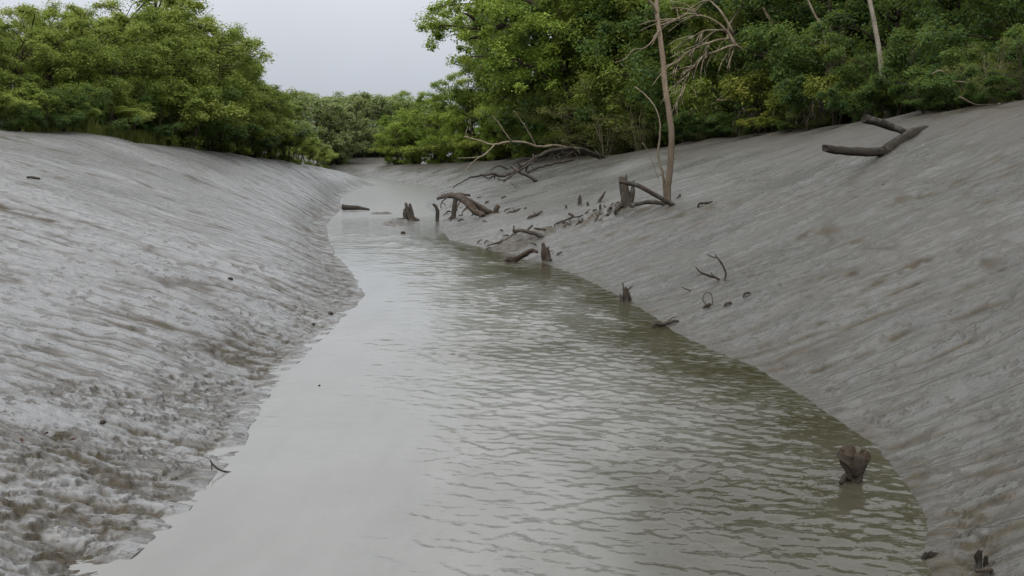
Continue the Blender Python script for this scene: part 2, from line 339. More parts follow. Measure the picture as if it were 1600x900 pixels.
# ------------------------------------------------------------------ ground sheet and water
def build_ground():
    near = 4.6 * np.exp(np.arange(0, math.log(60 / 4.6), 0.0031)); near = np.concatenate([near, np.arange(60.4, 170, 0.55)])
    rows = np.concatenate([[-80, -40, -15, -5, 0, 2.5, 4.0], near, [185, 215, 270, 360, 500, 690]])
    lt = np.concatenate([np.arange(0.0, 0.50, 0.0022)]); out_ = 0.50 * 1.22 ** np.arange(1, 30)
    lcols = np.concatenate([lt, out_]); rcols = np.concatenate([np.arange(0.0, 0.62, 0.0024), 0.62 * 1.22 ** np.arange(0, 29)])
    bed = np.linspace(0, 1, 34)[1:-1]
    Y = rows[:, None]; sc = np.maximum(rows, 5.0)[:, None]
    xl = shoreL(rows)[:, None]; xr = shoreR(rows)[:, None]
    XL = xl - np.minimum(lcols[None, ::-1] * sc, 700 + lcols[None, ::-1]); XR = xr + np.minimum(rcols[None, :] * sc, 700 + rcols[None, :])
    XB = xl + (xr - xl) * bed[None, :]
    X = np.concatenate([XL, XB, XR], 1); Yg = np.broadcast_to(Y, X.shape)
    step = np.broadcast_to(0.0031 * sc, X.shape)
    Z, dirt, dry_shade, mark, pale, wv, sd_ = height(X.ravel(), Yg.ravel(), True, step.ravel())
    # an eroded brown strip, a long crack and stained hollows on the right bank
    xs, ys = X.ravel(), Yg.ravel()
    def along(pl, w, wob=0.15):
        q = np.array([ground_at(*p)[:2] for p in pl]); best = np.full(len(xs), 9.0)
        sel = (xs > q[:, 0].min() - 2) & (xs < q[:, 0].max() + 2) & (ys > q[:, 1].min() - 3) & (ys < q[:, 1].max() + 3)
        px, py = xs[sel] + wob * pn(xs[sel] / 0.5, ys[sel] / 0.7, 7), ys[sel] + wob * 2 * pn(xs[sel] / 0.6, ys[sel] / 0.8, 8); bb = np.full(sel.sum(), 9.0)
        for a_, b_ in zip(q[:-1], q[1:]):
            d_ = b_ - a_; t = np.clip(((px - a_[0]) * d_[0] + (py - a_[1]) * d_[1]) / (d_ @ d_), 0, 1)
            bb = np.minimum(bb, np.hypot(px - a_[0] - t * d_[0], (py - a_[1] - t * d_[1]) * 0.6))
        best[sel] = bb; return np.exp(-(best / w) ** 2)
    def stain(m, depth, k=1.0, brk=0.2):
        nonlocal Z, dirt
        m = m * ss(-brk, 0.35, pn(xs / 0.35, ys / 0.6, 9) + 0.5 * pn(xs / 0.12, ys / 0.2, 10)); Z = Z - depth * m; dirt = np.clip(dirt + k * m, 0, 1)
    stain(along([(770, 382), (820, 374), (880, 354), (930, 342), (975, 328), (1010, 322)], 0.45, 0.3), -0.10, 1.1)
    stain(along([(690, 318), (720, 322), (760, 338), (790, 336)], 0.5, 0.3), -0.05, 0.8)
    stain(along([(882, 386), (950, 368), (1010, 350), (1062, 334)], 0.13, 0.12), 0.06, 1.0, 0.6)
    stain(along([(1180, 548), (1250, 518), (1330, 480), (1440, 440)], 0.05, 0.10), 0.04, 1.0, 0.4)
    stain(along([(1270, 582), (1350, 550), (1460, 505), (1590, 455)], 0.05, 0.10), 0.04, 1.0, 0.4)
    stain(along([(1390, 585), (1480, 545), (1590, 500)], 0.045, 0.10), 0.03, 1.0, 0.4)
    stain(along([(1120, 500), (1200, 470), (1300, 436), (1400, 405)], 0.05, 0.1), 0.04, 1.0, 0.3); stain(along([(1030, 470), (1110, 448), (1190, 425)], 0.06, 0.1), 0.04, 1.0, 0.3); stain(along([(1300, 470), (1400, 425), (1500, 385)], 0.05, 0.1), 0.04, 1.0, 0.3)
    stain(along([(1000, 330), (1050, 329), (1110, 323), (1150, 316)], 0.30, 0.2), 0.0, 0.8, 0.5)
    stain(along([(1275, 362), (1320, 376), (1365, 386)], 0.35, 0.3), 0.02, 0.9, 0.3)
    stain(along([(1480, 392), (1540, 400), (1600, 415)], 0.30, 0.3), 0.02, 0.8, 0.3)
    stain(along([(1300, 290), (1400, 300), (1500, 310), (1600, 330)], 0.9, 0.4), 0.0, 0.6, 0.1)
    stain(along([(1395, 196), (1470, 178), (1560, 168)], 0.25, 0.2), 0.03, 0.7, 0.4)
    V = np.stack([X.ravel(), Yg.ravel(), Z], 1); nr, nc = X.shape
    i = np.arange(nr - 1)[:, None] * nc + np.arange(nc - 1)[None, :]; i = i.ravel()
    FA = np.stack([i, i + 1, i + nc + 1, i + nc], 1)
    o = obj('mud_flat', mesh_np('mud_flat', V, FA, M['mud'], True, {'dirt': dirt, 'dry_shade': dry_shade, 'mark': mark, 'pale': pale, 'run_y': wv, 'run_s': sd_}))
    tag(o, 'wet grey tidal mud banks sloping down to the creek', kind='structure')
build_ground()

def build_water():
    rows = np.concatenate([[-80, -30, 0, 3], 4.6 * np.exp(np.arange(0, math.log(34 / 4.6), 0.0026)), np.arange(34.3, 150, 0.6), [160]])
    f = np.linspace(-0.12, 1.08, 210); Y = rows[:, None]
    xl = shoreL(rows)[:, None]; xr = shoreR(rows)[:, None]; X = xl + (xr - xl) * f[None, :]; Yg = np.broadcast_to(Y, X.shape)
    dY = np.gradient(rows)[:, None]; Z = np.zeros_like(X); r2 = np.random.default_rng(3)
    fx = np.broadcast_to(f[None, :], X.shape)
    wob = 0.14 * pn(Yg / 3.0, X / 2.0, 91) + 0.08 * pn(Yg / 0.9, X / 0.7, 94)
    chop = ss(0.02, 0.58, fx + 1.3 * wob) * ss(60, 22, Yg) * (0.35 + 0.65 * ss(-0.3, 0.35, pn(X / 1.1, Yg / 1.4, 92)))
    chop *= 1 - 0.62 * ss(0.70, 0.94, fx + 0.6 * wob)
    chop = np.maximum(chop, 1.5 * ss(26, 48, Yg))
    for k in range(84):
        lam = 0.05 * (0.55 / 0.05) ** r2.random(); th = math.radians(90 + r2.normal(-10, 42)); a = 0.0042 * lam * (0.5 + 1.0 * math.exp(-((math.log(lam / 0.115)) / 0.75) ** 2))
        ph = r2.random() * 6.28; kk = 2 * math.pi / lam
        q = kk * (X * math.cos(th) + Yg * math.sin(th)) + ph + 1.6 * pn(X / (2.5 * lam), Yg / (2.5 * lam), 100 + k)
        Z += a * np.sin(q) * np.clip((lam / dY - 3) / 3, 0, 1)
    Z = Z * (chop + 0.05) * 1.6
    silt_reflect = ss(0.93, 0.32, fx + 1.6 * wob); silt_reflect = np.maximum(silt_reflect, ss(28, 46, Yg))  # turbidity plus painted reflections: dark beside right bank, sky-pale far off
    nr, nc = X.shape; i = (np.arange(nr - 1)[:, None] * nc + np.arange(nc - 1)[None, :]).ravel()
    FA = np.stack([i, i + 1, i + nc + 1, i + nc], 1)
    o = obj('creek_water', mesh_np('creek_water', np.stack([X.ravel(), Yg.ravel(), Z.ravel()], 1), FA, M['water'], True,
            {'silt_reflect': silt_reflect.ravel(), 'chop': chop.ravel()}))
    tag(o, 'silty grey and olive water of the narrow tidal creek', kind='structure')
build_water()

# ------------------------------------------------------------------ tubes (wood)
def tube(pts, radii, sides=8, rough=0.12, seed=0, tint=None, sub=4, cap_jag=0.0, wob=0.0):
    """a knobbly tapered limb along a polyline -> V, F(list of quads as 4-tuples, caps fan as degenerate quads), tint"""
    pts = np.asarray(pts, float); radii = np.asarray(radii, float); n = len(pts)
    r_ = np.random.default_rng(seed)
    # Catmull-Rom refine
    if sub > 1 and n > 2:
        q = np.concatenate([[2 * pts[0] - pts[1]], pts, [2 * pts[-1] - pts[-2]]]); o = []; ro = []
        for i in range(n - 1):
            for j in range(sub):
                t = j / sub; a, b, c, d = q[i:i + 4]
                o.append(0.5 * (2 * b + (c - a) * t + (2 * a - 5 * b + 4 * c - d) * t * t + (3 * b - a - 3 * c + d) * t ** 3))
                ro.append(radii[i] * (1 - t) + radii[i + 1] * t)
        o.append(pts[-1]); ro.append(radii[-1]); pts = np.array(o); radii = np.array(ro)
    elif sub > 1:
        t = np.linspace(0, 1, sub * 2 + 1)[:, None]; pts = pts[0] * (1 - t) + pts[1] * t; radii = radii[0] * (1 - t[:, 0]) + radii[1] * t[:, 0]
    n = len(pts)
    if wob:
        ln = np.sum(np.linalg.norm(np.diff(pts, axis=0), axis=1)); kn = int(np.clip(ln / (3.0 * radii.mean() + 1e-6), 2, n)); tq = np.linspace(0, kn - 1, n)
        wn = r_.normal(0, 1, (kn, 3)); wn[0] = 0; w3 = np.stack([np.interp(tq, np.arange(kn), wn[:, j]) for j in range(3)], 1); pts = pts + 1.6 * wob * w3 * radii[:, None]
    tg = np.gradient(pts, axis=0); tg /= np.linalg.norm(tg, axis=1)[:, None] + 1e-9
    up = np.array((0, 0, 1.0)) if abs(tg[0][2]) < 0.9 else np.array((1.0, 0, 0))
    a = np.cross(tg, up); a /= np.linalg.norm(a, axis=1)[:, None] + 1e-9; b = np.cross(tg, a)
    an = np.arange(sides) * 2 * math.pi / sides
    ln = np.sum(np.linalg.norm(np.diff(pts, axis=0), axis=1)); kn = int(np.clip(ln / (1.6 * radii.mean() + 1e-6), 2, n)); tk_ = np.linspace(0, kn - 1, n)
    nz = r_.normal(0, 1, (kn, sides)); nz = 0.6 * nz + 0.4 * np.roll(nz, 1, 1); i0 = np.clip(tk_.astype(int), 0, kn - 2); fr_ = (tk_ - i0)[:, None]
    lump = 1 + rough * (nz[i0] * (1 - fr_) + nz[i0 + 1] * fr_) * 0.95 + rough * r_.normal(0, 1, (1, sides)) * 0.8
    R = radii[:, None] * lump
    V = pts[:, None, :] + R[..., None] * (np.cos(an)[None, :, None] * a[:, None, :] + np.sin(an)[None, :, None] * b[:, None, :])
    if cap_jag: V[-1] += tg[-1][None, :] * (r_.random(sides)[:, None] * cap_jag * radii[-1])
    V = V.reshape(-1, 3); Fs = []
    for i in range(n - 1):
        for j in range(sides):
            k = (j + 1) % sides; Fs.append((i * sides + j, i * sides + k, (i + 1) * sides + k, (i + 1) * sides + j))
    c0 = len(V); V = np.concatenate([V, [pts[0] - tg[0] * radii[0] * 0.05, pts[-1] - tg[-1] * radii[-1] * 0.25]])
    for j in range(sides):
        k = (j + 1) % sides; Fs.append((c0, k, j)); e = (n - 1) * sides; Fs.append((c0 + 1, e + j, e + k))
    tt = np.linspace(0, 1, n); T = np.repeat(tt if tint is None else np.interp(tt, *tint), sides); T = np.concatenate([T, [T[0], T[-1]]])
    return V, Fs, T

def wood_mesh(name, tubes, mat):
    Vs = []; Fs = []; Ts = []; o = 0
    for V, Fq, T in tubes:
        Vs.append(V); Fs += [tuple(i + o for i in f) for f in Fq]; Ts.append(T); o += len(V)
    me = bpy.data.meshes.new(name); me.from_pydata(np.concatenate(Vs).tolist(), [], Fs); me.update()
    for p in me.polygons: p.use_smooth = len(p.vertices) == 4
    at = me.attributes.new('tint', 'FLOAT', 'POINT'); at.data.foreach_set('value', np.concatenate(Ts).astype(np.float32))
    me.materials.append(mat); return me

_seed = [100]
def wood(name, label, cat, parts, mat, group=None, base=None, Y=None, sink=0.06):
    """parts: list of (part name, [(px, py, dY, r_px)...], options). All lie round the depth of `base` pixel on the mud."""
    b = ground_at(*base) if base is not None else None
    Y = Y if Y is not None else b[1]
    origin = b if b is not None else P(parts[0][1][0][0], parts[0][1][0][1], Y)
    built = []
    for pname, pl, opt in parts:
        _seed[0] += 1
        pts = []; rad = []
        for (px, py, dy, r) in pl:
            p = P(px, py, Y + dy); pts.append(p - origin); rad.append(r * 0.86 * (Y + dy) / F)
        tk = dict(sides=10, rough=0.15, sub=5, wob=0.10, tint=([0, 1], [0.6, 0.8])); tk.update(opt)
        if tk.pop('foot', False):                                   # push the first point into the mud
            d = pts[0] - pts[1]; d /= np.linalg.norm(d) + 1e-9
            pts.insert(0, pts[0] + np.array((d[0] * 0.3, d[1] * 0.3, -1.0)) * max(0.12, rad[0] * 1.2)); rad.insert(0, rad[0] * 1.1)
        if tk.pop('foot_end', False):
            pts.append(pts[-1] + np.array((0, 0, -1.0)) * max(0.12, rad[-1] * 1.2)); rad.append(rad[-1] * 1.05)
        mt = tk.pop('mat', mat)
        built.append((pname, wood_mesh(pname, [tube(pts, rad, seed=_seed[0], **tk)], M[mt])))
    if len(built) == 1:
        o = obj(name, built[0][1]); o.location = origin
    else:
        o = empty(name, origin)
        for pname, me in built: obj(pname, me, o)
    return tag(o, label, cat, group)

# ------------------------------------------------------------------ foliage
def leaves(cent, rad, nl, L, rg, up=0.8, flat=0.75, out_c=None, tint_c=None, wid=0.42, jag=0.9):
    """leaf quads round clump centres -> V, F, tint"""
    n = len(cent); ci = np.repeat(np.arange(n), nl); m = len(ci)
    d = rg.normal(0, 1, (m, 3)); d[:, 2] = d[:, 2] * 0.9 + 0.25; d /= np.linalg.norm(d, axis=1)[:, None]
    if out_c is not None:                                          # lean towards the outside of the crown
        oc = cent[ci] - out_c; oc /= np.linalg.norm(oc, axis=1)[:, None] + 1e-6
        d = d + 0.45 * oc; d /= np.linalg.norm(d, axis=1)[:, None]
    rr = rad[ci] * rg.random(m) ** 0.45 * (1 + 0.22 * rg.normal(0, 1, m) * jag)
    p = cent[ci] + d * rr[:, None] * np.array((1, 1, flat))
    nrm = d * 0.5 + np.array((0, 0, up)) + rg.normal(0, 0.45, (m, 3)); nrm /= np.linalg.norm(nrm, axis=1)[:, None]
    ax = rg.normal(0, 1, (m, 3)) + d * 0.5 - np.array((0, 0, 0.25)); ax -= nrm * np.sum(ax * nrm, 1)[:, None]; ax /= np.linalg.norm(ax, axis=1)[:, None] + 1e-9
    sd_ = np.cross(nrm, ax); ll = L * (0.65 + 0.7 * rg.random(m))[:, None]; ww = ll * wid
    V = np.stack([p - ax * ll * 0.5, p + sd_ * ww * 0.5 + nrm * ll * 0.07, p + ax * ll * 0.5 - nrm * ll * 0.06, p - sd_ * ww * 0.5 + nrm * ll * 0.07], 1).reshape(-1, 3)
    FA = np.arange(m * 4).reshape(-1, 4)
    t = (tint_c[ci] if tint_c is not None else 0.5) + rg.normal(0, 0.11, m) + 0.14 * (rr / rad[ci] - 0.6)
    return V, FA, np.repeat(np.clip(t, 0, 1), 4)

def crown_tips(rg, n, H, W, zlo, lop=0.25, top=0.0):
    """clump centres gathered into rounded boughs over an uneven crown from zlo*H to H, half-width W -> points, bough tint"""
    ph = rg.random((6,)) * 6.28; zc = (zlo + 1) / 2 * H; rz = (1 - zlo) / 2 * H
    nb = max(10, int(n / 6)); lob = []; tries = 0
    while len(lob) < nb:
        tries += 1
        d = rg.normal(0, 1, 3); d /= np.linalg.norm(d); az = math.atan2(d[1], d[0])
        lump = 1 + lop * (math.sin(2 * az + ph[0] + 2.1 * d[2]) * 0.5 + math.sin(3 * az + ph[1] - 3 * d[2]) * 0.4 + math.sin(5 * az + ph[2] + 4 * d[2]) * 0.35)
        f = (0.62 + 0.30 * rg.random()) * lump
        p = np.array((d[0] * W * f, d[1] * W * f, zc + d[2] * rz * f))
        if p[2] < 0.05 * H: p[2] = 0.05 * H + 0.05 * H * rg.random()
        if lob and min(np.sum((p - q) ** 2) for q in lob) < (0.16 * H) ** 2 and tries < 4000: continue
        lob.append(p)
    lob = np.array(lob); bt = rg.normal(0, 0.13, nb); pts = []; tn = []
    for k in range(n):
        i = k % nb; d = rg.normal(0, 1, 3); d[2] = abs(d[2]) * 0.9 - 0.15
        o = lob[i] - np.array((0, 0, 0.45 * H)); o /= np.linalg.norm(o) + 1e-6; d = d / np.linalg.norm(d) + 0.5 * o; d /= np.linalg.norm(d)
        pts.append(lob[i] + d * np.array((1, 1, 1.0)) * 0.125 * H * rg.uniform(0.35, 1.15)); tn.append(bt[i])
        if k % 3 == 0:
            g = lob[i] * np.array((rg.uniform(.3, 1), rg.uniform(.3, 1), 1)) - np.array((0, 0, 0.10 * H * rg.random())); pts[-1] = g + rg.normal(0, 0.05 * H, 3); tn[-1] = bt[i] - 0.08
    pts = np.array(pts); pts[:, 2] = np.maximum(pts[:, 2], 0.02 * H)
    return pts, np.array(tn)

def make_tree(name, seed, H, W, zlo, ntips, nl, L, mat, bark='bark', clump=0.12, trunk_r=0.02, lean=(0, 0), stems=1, twig_share=0.6, tint_sd=0.16, up=0.8, wid=0.42, lop=0.25):
    """-> (trunk mesh, crown mesh); base at the origin"""
    rg = np.random.default_rng(seed); tips, bt = crown_tips(rg, ntips, H, W, zlo, lop)
    tips[:, 0] += lean[0] * tips[:, 2]; tips[:, 1] += lean[1] * tips[:, 2]
    rad = 0.88 * clump * H * rg.uniform(0.65, 1.35, ntips)
    hgt = (tips[:, 2] - zlo * H) / (H * (1 - zlo))
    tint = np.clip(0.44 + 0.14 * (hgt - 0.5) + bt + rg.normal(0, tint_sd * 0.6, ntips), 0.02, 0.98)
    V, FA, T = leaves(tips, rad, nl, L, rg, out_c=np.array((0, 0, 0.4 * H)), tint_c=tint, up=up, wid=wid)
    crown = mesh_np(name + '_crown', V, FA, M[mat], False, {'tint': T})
    tb = []; stem_pts = []
    for s in range(stems):
        a = rg.random() * 6.28; sp_ = 0.0 if stems == 1 else W * 0.35
        top = np.array((lean[0] * H * 0.8 + math.cos(a) * sp_, lean[1] * H * 0.8 + math.sin(a) * sp_, H * 0.82))
        b0 = np.array((math.cos(a) * 0.04 * H, math.sin(a) * 0.04 * H, -0.03 * H)) * (stems > 1) + np.array((0, 0, -0.03 * H)) * (stems == 1)
        ps = [b0 + (top - b0) * t + rg.normal(0, 0.012 * H, 3) * (t > 0) for t in (0, 0.2, 0.42, 0.65, 0.85, 1.0)]
        R0 = trunk_r * H
        tb.append(tube(ps, [R0 * 1.3, R0, R0 * 0.8, R0 * 0.6, R0 * 0.38, R0 * 0.15], 7, 0.1, seed + s, sub=2)); stem_pts.append(np.array(ps))
    allp = np.concatenate(stem_pts)
    for i in np.nonzero(rg.random(ntips) < twig_share)[0]:
        e = tips[i]; cand = allp[allp[:, 2] < max(e[2] - 0.05 * H, 0.12 * H)]
        if not len(cand): continue
        b = cand[np.argmin(np.sum((cand - e) ** 2, 1) + (cand[:, 2] - 0.7 * e[2]) ** 2)]
        mid = (b + e) / 2 + np.array((0, 0, 0.04 * H)) + rg.normal(0, 0.03 * H, 3)
        R0 = trunk_r * H * rg.uniform(0.16, 0.34); tb.append(tube([b, mid, e], [R0, R0 * 0.7, R0 * 0.25], 4, 0.05, 5 + i, sub=2))
    return wood_mesh(name + '_trunk', tb, M[bark]), crown

def put_tree(kind, name, loc, H, label, cat, group=None, rot=None, wsc=1.0, parts=('trunk', 'crown')):
    tm, cmh, h0 = PROTO[kind]
    e = empty(name, loc); s = H / h0; e.scale = (s * wsc, s * wsc, s); e.rotation_euler = (0, 0, rng.random() * 6.28 if rot is None else rot)
    obj(parts[0], tm, e); obj(parts[1], cmh, e)
    return tag(e, label, cat, group)

PROTO = {}
def proto(kind, H, **kw):
    PROTO[kind] = (*make_tree(kind, sum(map(ord, kind)), H, **kw), H)
proto('man0', 8, W=3.0, zlo=0.02, ntips=150, nl=240, L=0.16, mat='mangrove', clump=0.080, stems=3)
proto('man1', 8, W=3.3, zlo=0.06, ntips=160, nl=230, L=0.16, mat='mangrove', clump=0.078, stems=2, lop=0.35)
proto('man2', 8, W=2.7, zlo=0.0, ntips=140, nl=240, L=0.16, mat='mangrove', clump=0.082, stems=3, lop=0.3)
proto('bri0', 8, W=3.6, zlo=0.0, ntips=150, nl=240, L=0.18, mat='bright', clump=0.078, stems=3)
proto('bri1', 8, W=3.2, zlo=0.02, ntips=140, nl=240, L=0.18, mat='bright', clump=0.080, stems=2, lop=0.35)
proto('deep0', 8, W=3.2, zlo=0.03, ntips=150, nl=190, L=0.17, mat='deep', clump=0.085, stems=3, wid=0.5)
proto('deep1', 8, W=3.0, zlo=0.05, ntips=140, nl=200, L=0.15, mat='deep', clump=0.085, stems=2, lop=0.35, wid=0.5)
proto('shr0', 3, W=1.7, zlo=0.0, ntips=70, nl=150, L=0.11, mat='deep', clump=0.13, stems=4, wid=0.5, trunk_r=0.012)
proto('shr1', 3, W=1.6, zlo=0.0, ntips=70, nl=150, L=0.12, mat='mangrove', clump=0.13, stems=4, trunk_r=0.012)
proto('yel0', 3, W=1.6, zlo=0.02, ntips=75, nl=80, L=0.13, mat='yellow', clump=0.12, stems=5, wid=0.55, trunk_r=0.010, tint_sd=0.22)
proto('oli0', 4, W=2.2, zlo=0.0, ntips=120, nl=70, L=0.10, mat='olive', bark='twig', clump=0.11, stems=7, twig_share=1.0, trunk_r=0.007)
proto('far0', 9, W=3.4, zlo=0.0, ntips=120, nl=90, L=0.34, mat='far', clump=0.085, stems=2)
proto('far1', 9, W=3.0, zlo=0.02, ntips=110, nl=90, L=0.34, mat='far', clump=0.09, stems=2, lop=0.4)

dLx = ([-200, 0, 130, 280, 350, 430, 480, 525], [24, 30, 34, 43, 50, 62, 80, 105])
dRx = ([620, 740, 860, 950, 1050, 1150, 1290, 1440, 1600, 1800], [125, 95, 77, 64, 56, 46, 36, 27, 22, 18])
def stand(px, d):
    X = (px - CX) / F * d * 1.0; return X, d
def tree_at(side, px, off, ytop, kind, name, label, cat, group=None, wsc=1.0, hfix=None, rot=None):
    d = (float(np.interp(px, *dLx)) if side == 'L' else float(np.interp(px, *dRx)) if side == 'R' else 0.0) + off
    x = P(px, 240, d)[0]; z = gz(x, d) - 0.03
    H = hfix or (P(px, ytop, d)[2] - z)
    return put_tree(kind, name, (x, d, z), max(H, 0.5), label, cat, group, rot, wsc)

ORD = 'first second third fourth fifth sixth seventh eighth ninth tenth eleventh twelfth thirteenth fourteenth fifteenth sixteenth seventeenth'.split()
LG = 'mangrove trees along the left bank'; RG = 'trees along the right bank'
for px, off, yt, k, ws, lab in [
    (-45, 3, 20, 'man0', 1.0, 'leafy mangrove cut off by the left edge of the picture'),
    (22, 3.5, 42, 'man1', 1.0, 'yellowish green mangrove at the far left above the crest'),
    (78, 4, 22, 'man2', 1.1, 'rounded green mangrove second from the left edge, sky above it'),
    (132, 4, 20, 'man0', 1.0, 'mid green mangrove rising behind the small palm'),
    (185, 4.5, 24, 'man1', 1.0, 'broad mangrove behind the tall grass on the left crest'),
    (236, 5, 2, 'man2', 1.1, 'tall mangrove left of the highest crown on the left bank'),
    (286, 6, -18, 'man0', 1.15, 'highest mangrove on the left bank, its top at the picture edge'),
    (325, 6, 40, 'man1', 1.0, 'mangrove on the falling skyline right of the highest left tree'),
    (355, 6, 85, 'man2', 1.1, 'dark based mangrove where the left skyline steps down'),
    (388, 5, 108, 'man0', 1.1, 'last tall mangrove on the left before the distant trees'),
    (412, 6, 138, 'man1', 1.2, 'small mangrove at the end of the left tree line')]:
    tree_at('L', px, off, yt, k, 'mangrove_tree', lab, 'tree', LG, ws)
for px, off, yt in [(0, 10, 25), (60, 12, 22), (115, 12, 14), (165, 12, 20), (215, 13, 12), (262, 14, 5), (305, 12, 18), (340, 12, 62), (372, 12, 98)]:
    tree_at('L', px, off, yt, 'man%d' % rng.integers(3), 'mangrove_tree', 'mangrove half hidden behind the front row of the left bank', 'tree', 'mangroves behind the front row on the left', 1.15)
for i, (px, off, yt, k) in enumerate([(-10, 0.2, 140, 'shr1'), (18, 0.0, 165, 'shr0'), (48, 0.2, 135, 'shr1'), (75, 0.0, 150, 'shr0'), (105, 0.2, 140, 'shr0'), (135, 0.2, 165, 'shr1'),
        (165, 0.6, 150, 'shr0'), (205, 0.8, 150, 'shr1'), (240, 1.0, 160, 'shr0'), (268, 0.5, 140, 'shr1'), (300, 0.5, 130, 'shr1'), (328, 0.6, 150, 'shr0'), (352, 1.0, 165, 'shr1'), (378, 1.0, 170, 'shr1'), (402, 1.0, 180, 'shr0'), (425, 1.0, 185, 'shr1'), (445, 1.0, 190, 'shr1')]):
    tree_at('L', px, off, yt, k, 'mangrove_shrub', ORD[i] + ' low shrub from the left at the foot of the left tree line', 'shrub', 'shrubs at the foot of the left trees', 1.2)

for i, (px, off, yt) in enumerate([(438, 3, 196), (452, 4, 205), (466, 3, 212), (480, 4, 220), (494, 3, 228), (508, 3, 236)]):
    tree_at('L', px, off, yt, 'shr1', 'mangrove_shrub', ORD[i] + ' shrub from the left on the tapering end of the left bank', 'shrub', 'shrubs on the tapering end of the left bank', 1.5)

# distant trees beyond the bend
FG = 'distant trees beyond the bend'
for i, (px, d, yt, k) in enumerate([(436, 100, 160, 'far0'), (455, 118, 158, 'far1'), (480, 132, 150, 'far0'), (505, 140, 163, 'far1'), (528, 146, 165, 'far0'), (552, 158, 158, 'far1'), (578, 166, 155, 'far0'),
        (602, 172, 158, 'far1'), (632, 176, 162, 'far0'), (448, 150, 152, 'far1'), (470, 160, 148, 'far0'), (498, 172, 156, 'far1'), (540, 182, 160, 'far1'), (565, 190, 156, 'far0'), (590, 195, 160, 'far0'), (615, 195, 164, 'far1'), (645, 190, 160, 'far1')]):
    lab = ['grey green tree nearest the left bank in the distance', 'pale olive tree over the far brown mud bank', 'tallest crown on the distant skyline, left of centre'][i] if i < 3 else ORD[i] + ' distant tree from the left in the row over the far mud bank' if i < 9 else 'grey green tree in the back of the distant wood closing the creek'
    tree_at('', px, d, yt - 14 + (7 if i % 3 else 0), k, 'distant_tree', lab, 'tree', FG, 1.15)
for i, (px, d, yt) in enumerate([(430, 92, 205), (447, 104, 205), (466, 128, 210), (488, 140, 212), (512, 147, 215), (538, 156, 215), (562, 163, 215), (585, 168, 212), (606, 168, 215)]):
    tree_at('', px, d, yt, 'far%d' % rng.integers(2), 'distant_shrub', ORD[i] + ' low bush from the left along the far mud bank at the bend', 'shrub', 'bushes on the far mud bank', 1.9)

# right bank, far to near
for px, off, yt, k, ws, lab in [
    (625, 4, 172, 'bri0', 1.1, 'bright green mangrove farthest along the right bank'),
    (652, 4, 160, 'bri1', 1.1, 'bright green mangrove second farthest along the right bank'),
    (682, 5, 146, 'bri0', 1.1, 'sunny green mangrove below the overhanging bough'),
    (712, 5, 132, 'bri1', 1.1, 'yellow green mangrove under the gap in the overhanging tree'),
    (745, 4, 120, 'bri0', 1.0, 'bright rounded mangrove above the fallen dead branch tips'),
    (782, 4, 128, 'bri1', 1.0, 'bright mangrove behind the pale twigs of the fallen branch'),
    (822, 3, 118, 'man1', 1.0, 'mid green mangrove behind the root end of the fallen branch'),
    (790, 12, 40, 'man0', 1.1, 'tall mangrove crown filling in beneath the overhanging tree')]:
    tree_at('R', px, off, yt, k, 'mangrove_tree', lab, 'tree', RG, ws)
for px, off, yt, k, ws, lab in [
    (960, 5, -40, 'man2', 1.0, 'leafy tree left of the dead standing trunk, top out of frame'),
    (1010, 6, -60, 'deep1', 1.0, 'dark tree directly behind the dead standing trunk'),
    (1095, 5, -80, 'deep0', 1.0, 'shadowy tree behind the pale drooping twigs'),
    (1170, 5, -90, 'man1', 1.0, 'olive green tree right of the drooping twigs'),
    (1240, 5, -100, 'deep1', 1.0, 'dark tree above the yellow green bush'),
    (1310, 5, -120, 'deep0', 1.0, 'dark leafy tree left of the pale slender trunk'),
    (1420, 5, -120, 'deep1', 1.0, 'dark leafy tree right of the pale slender trunk'),
    (1500, 4, -140, 'deep0', 0.9, 'larger leaved green tree at the upper right'),
    (1585, 4, -160, 'deep0', 1.0, 'dark tree at the top right corner')]:
    tree_at('R', px, off, yt, k, 'forest_tree', lab, 'tree', RG, ws)
for px in range(840, 1800, 62):
    off = 10 + 5 * rng.random()
    tree_at('R', px, off, -60 - 60 * rng.random(), ['deep0', 'deep1', 'man1'][int(rng.integers(3))], 'forest_tree', 'forest tree deep in the shade behind the right bank', 'tree', 'shaded trees behind the right bank', 1.25)
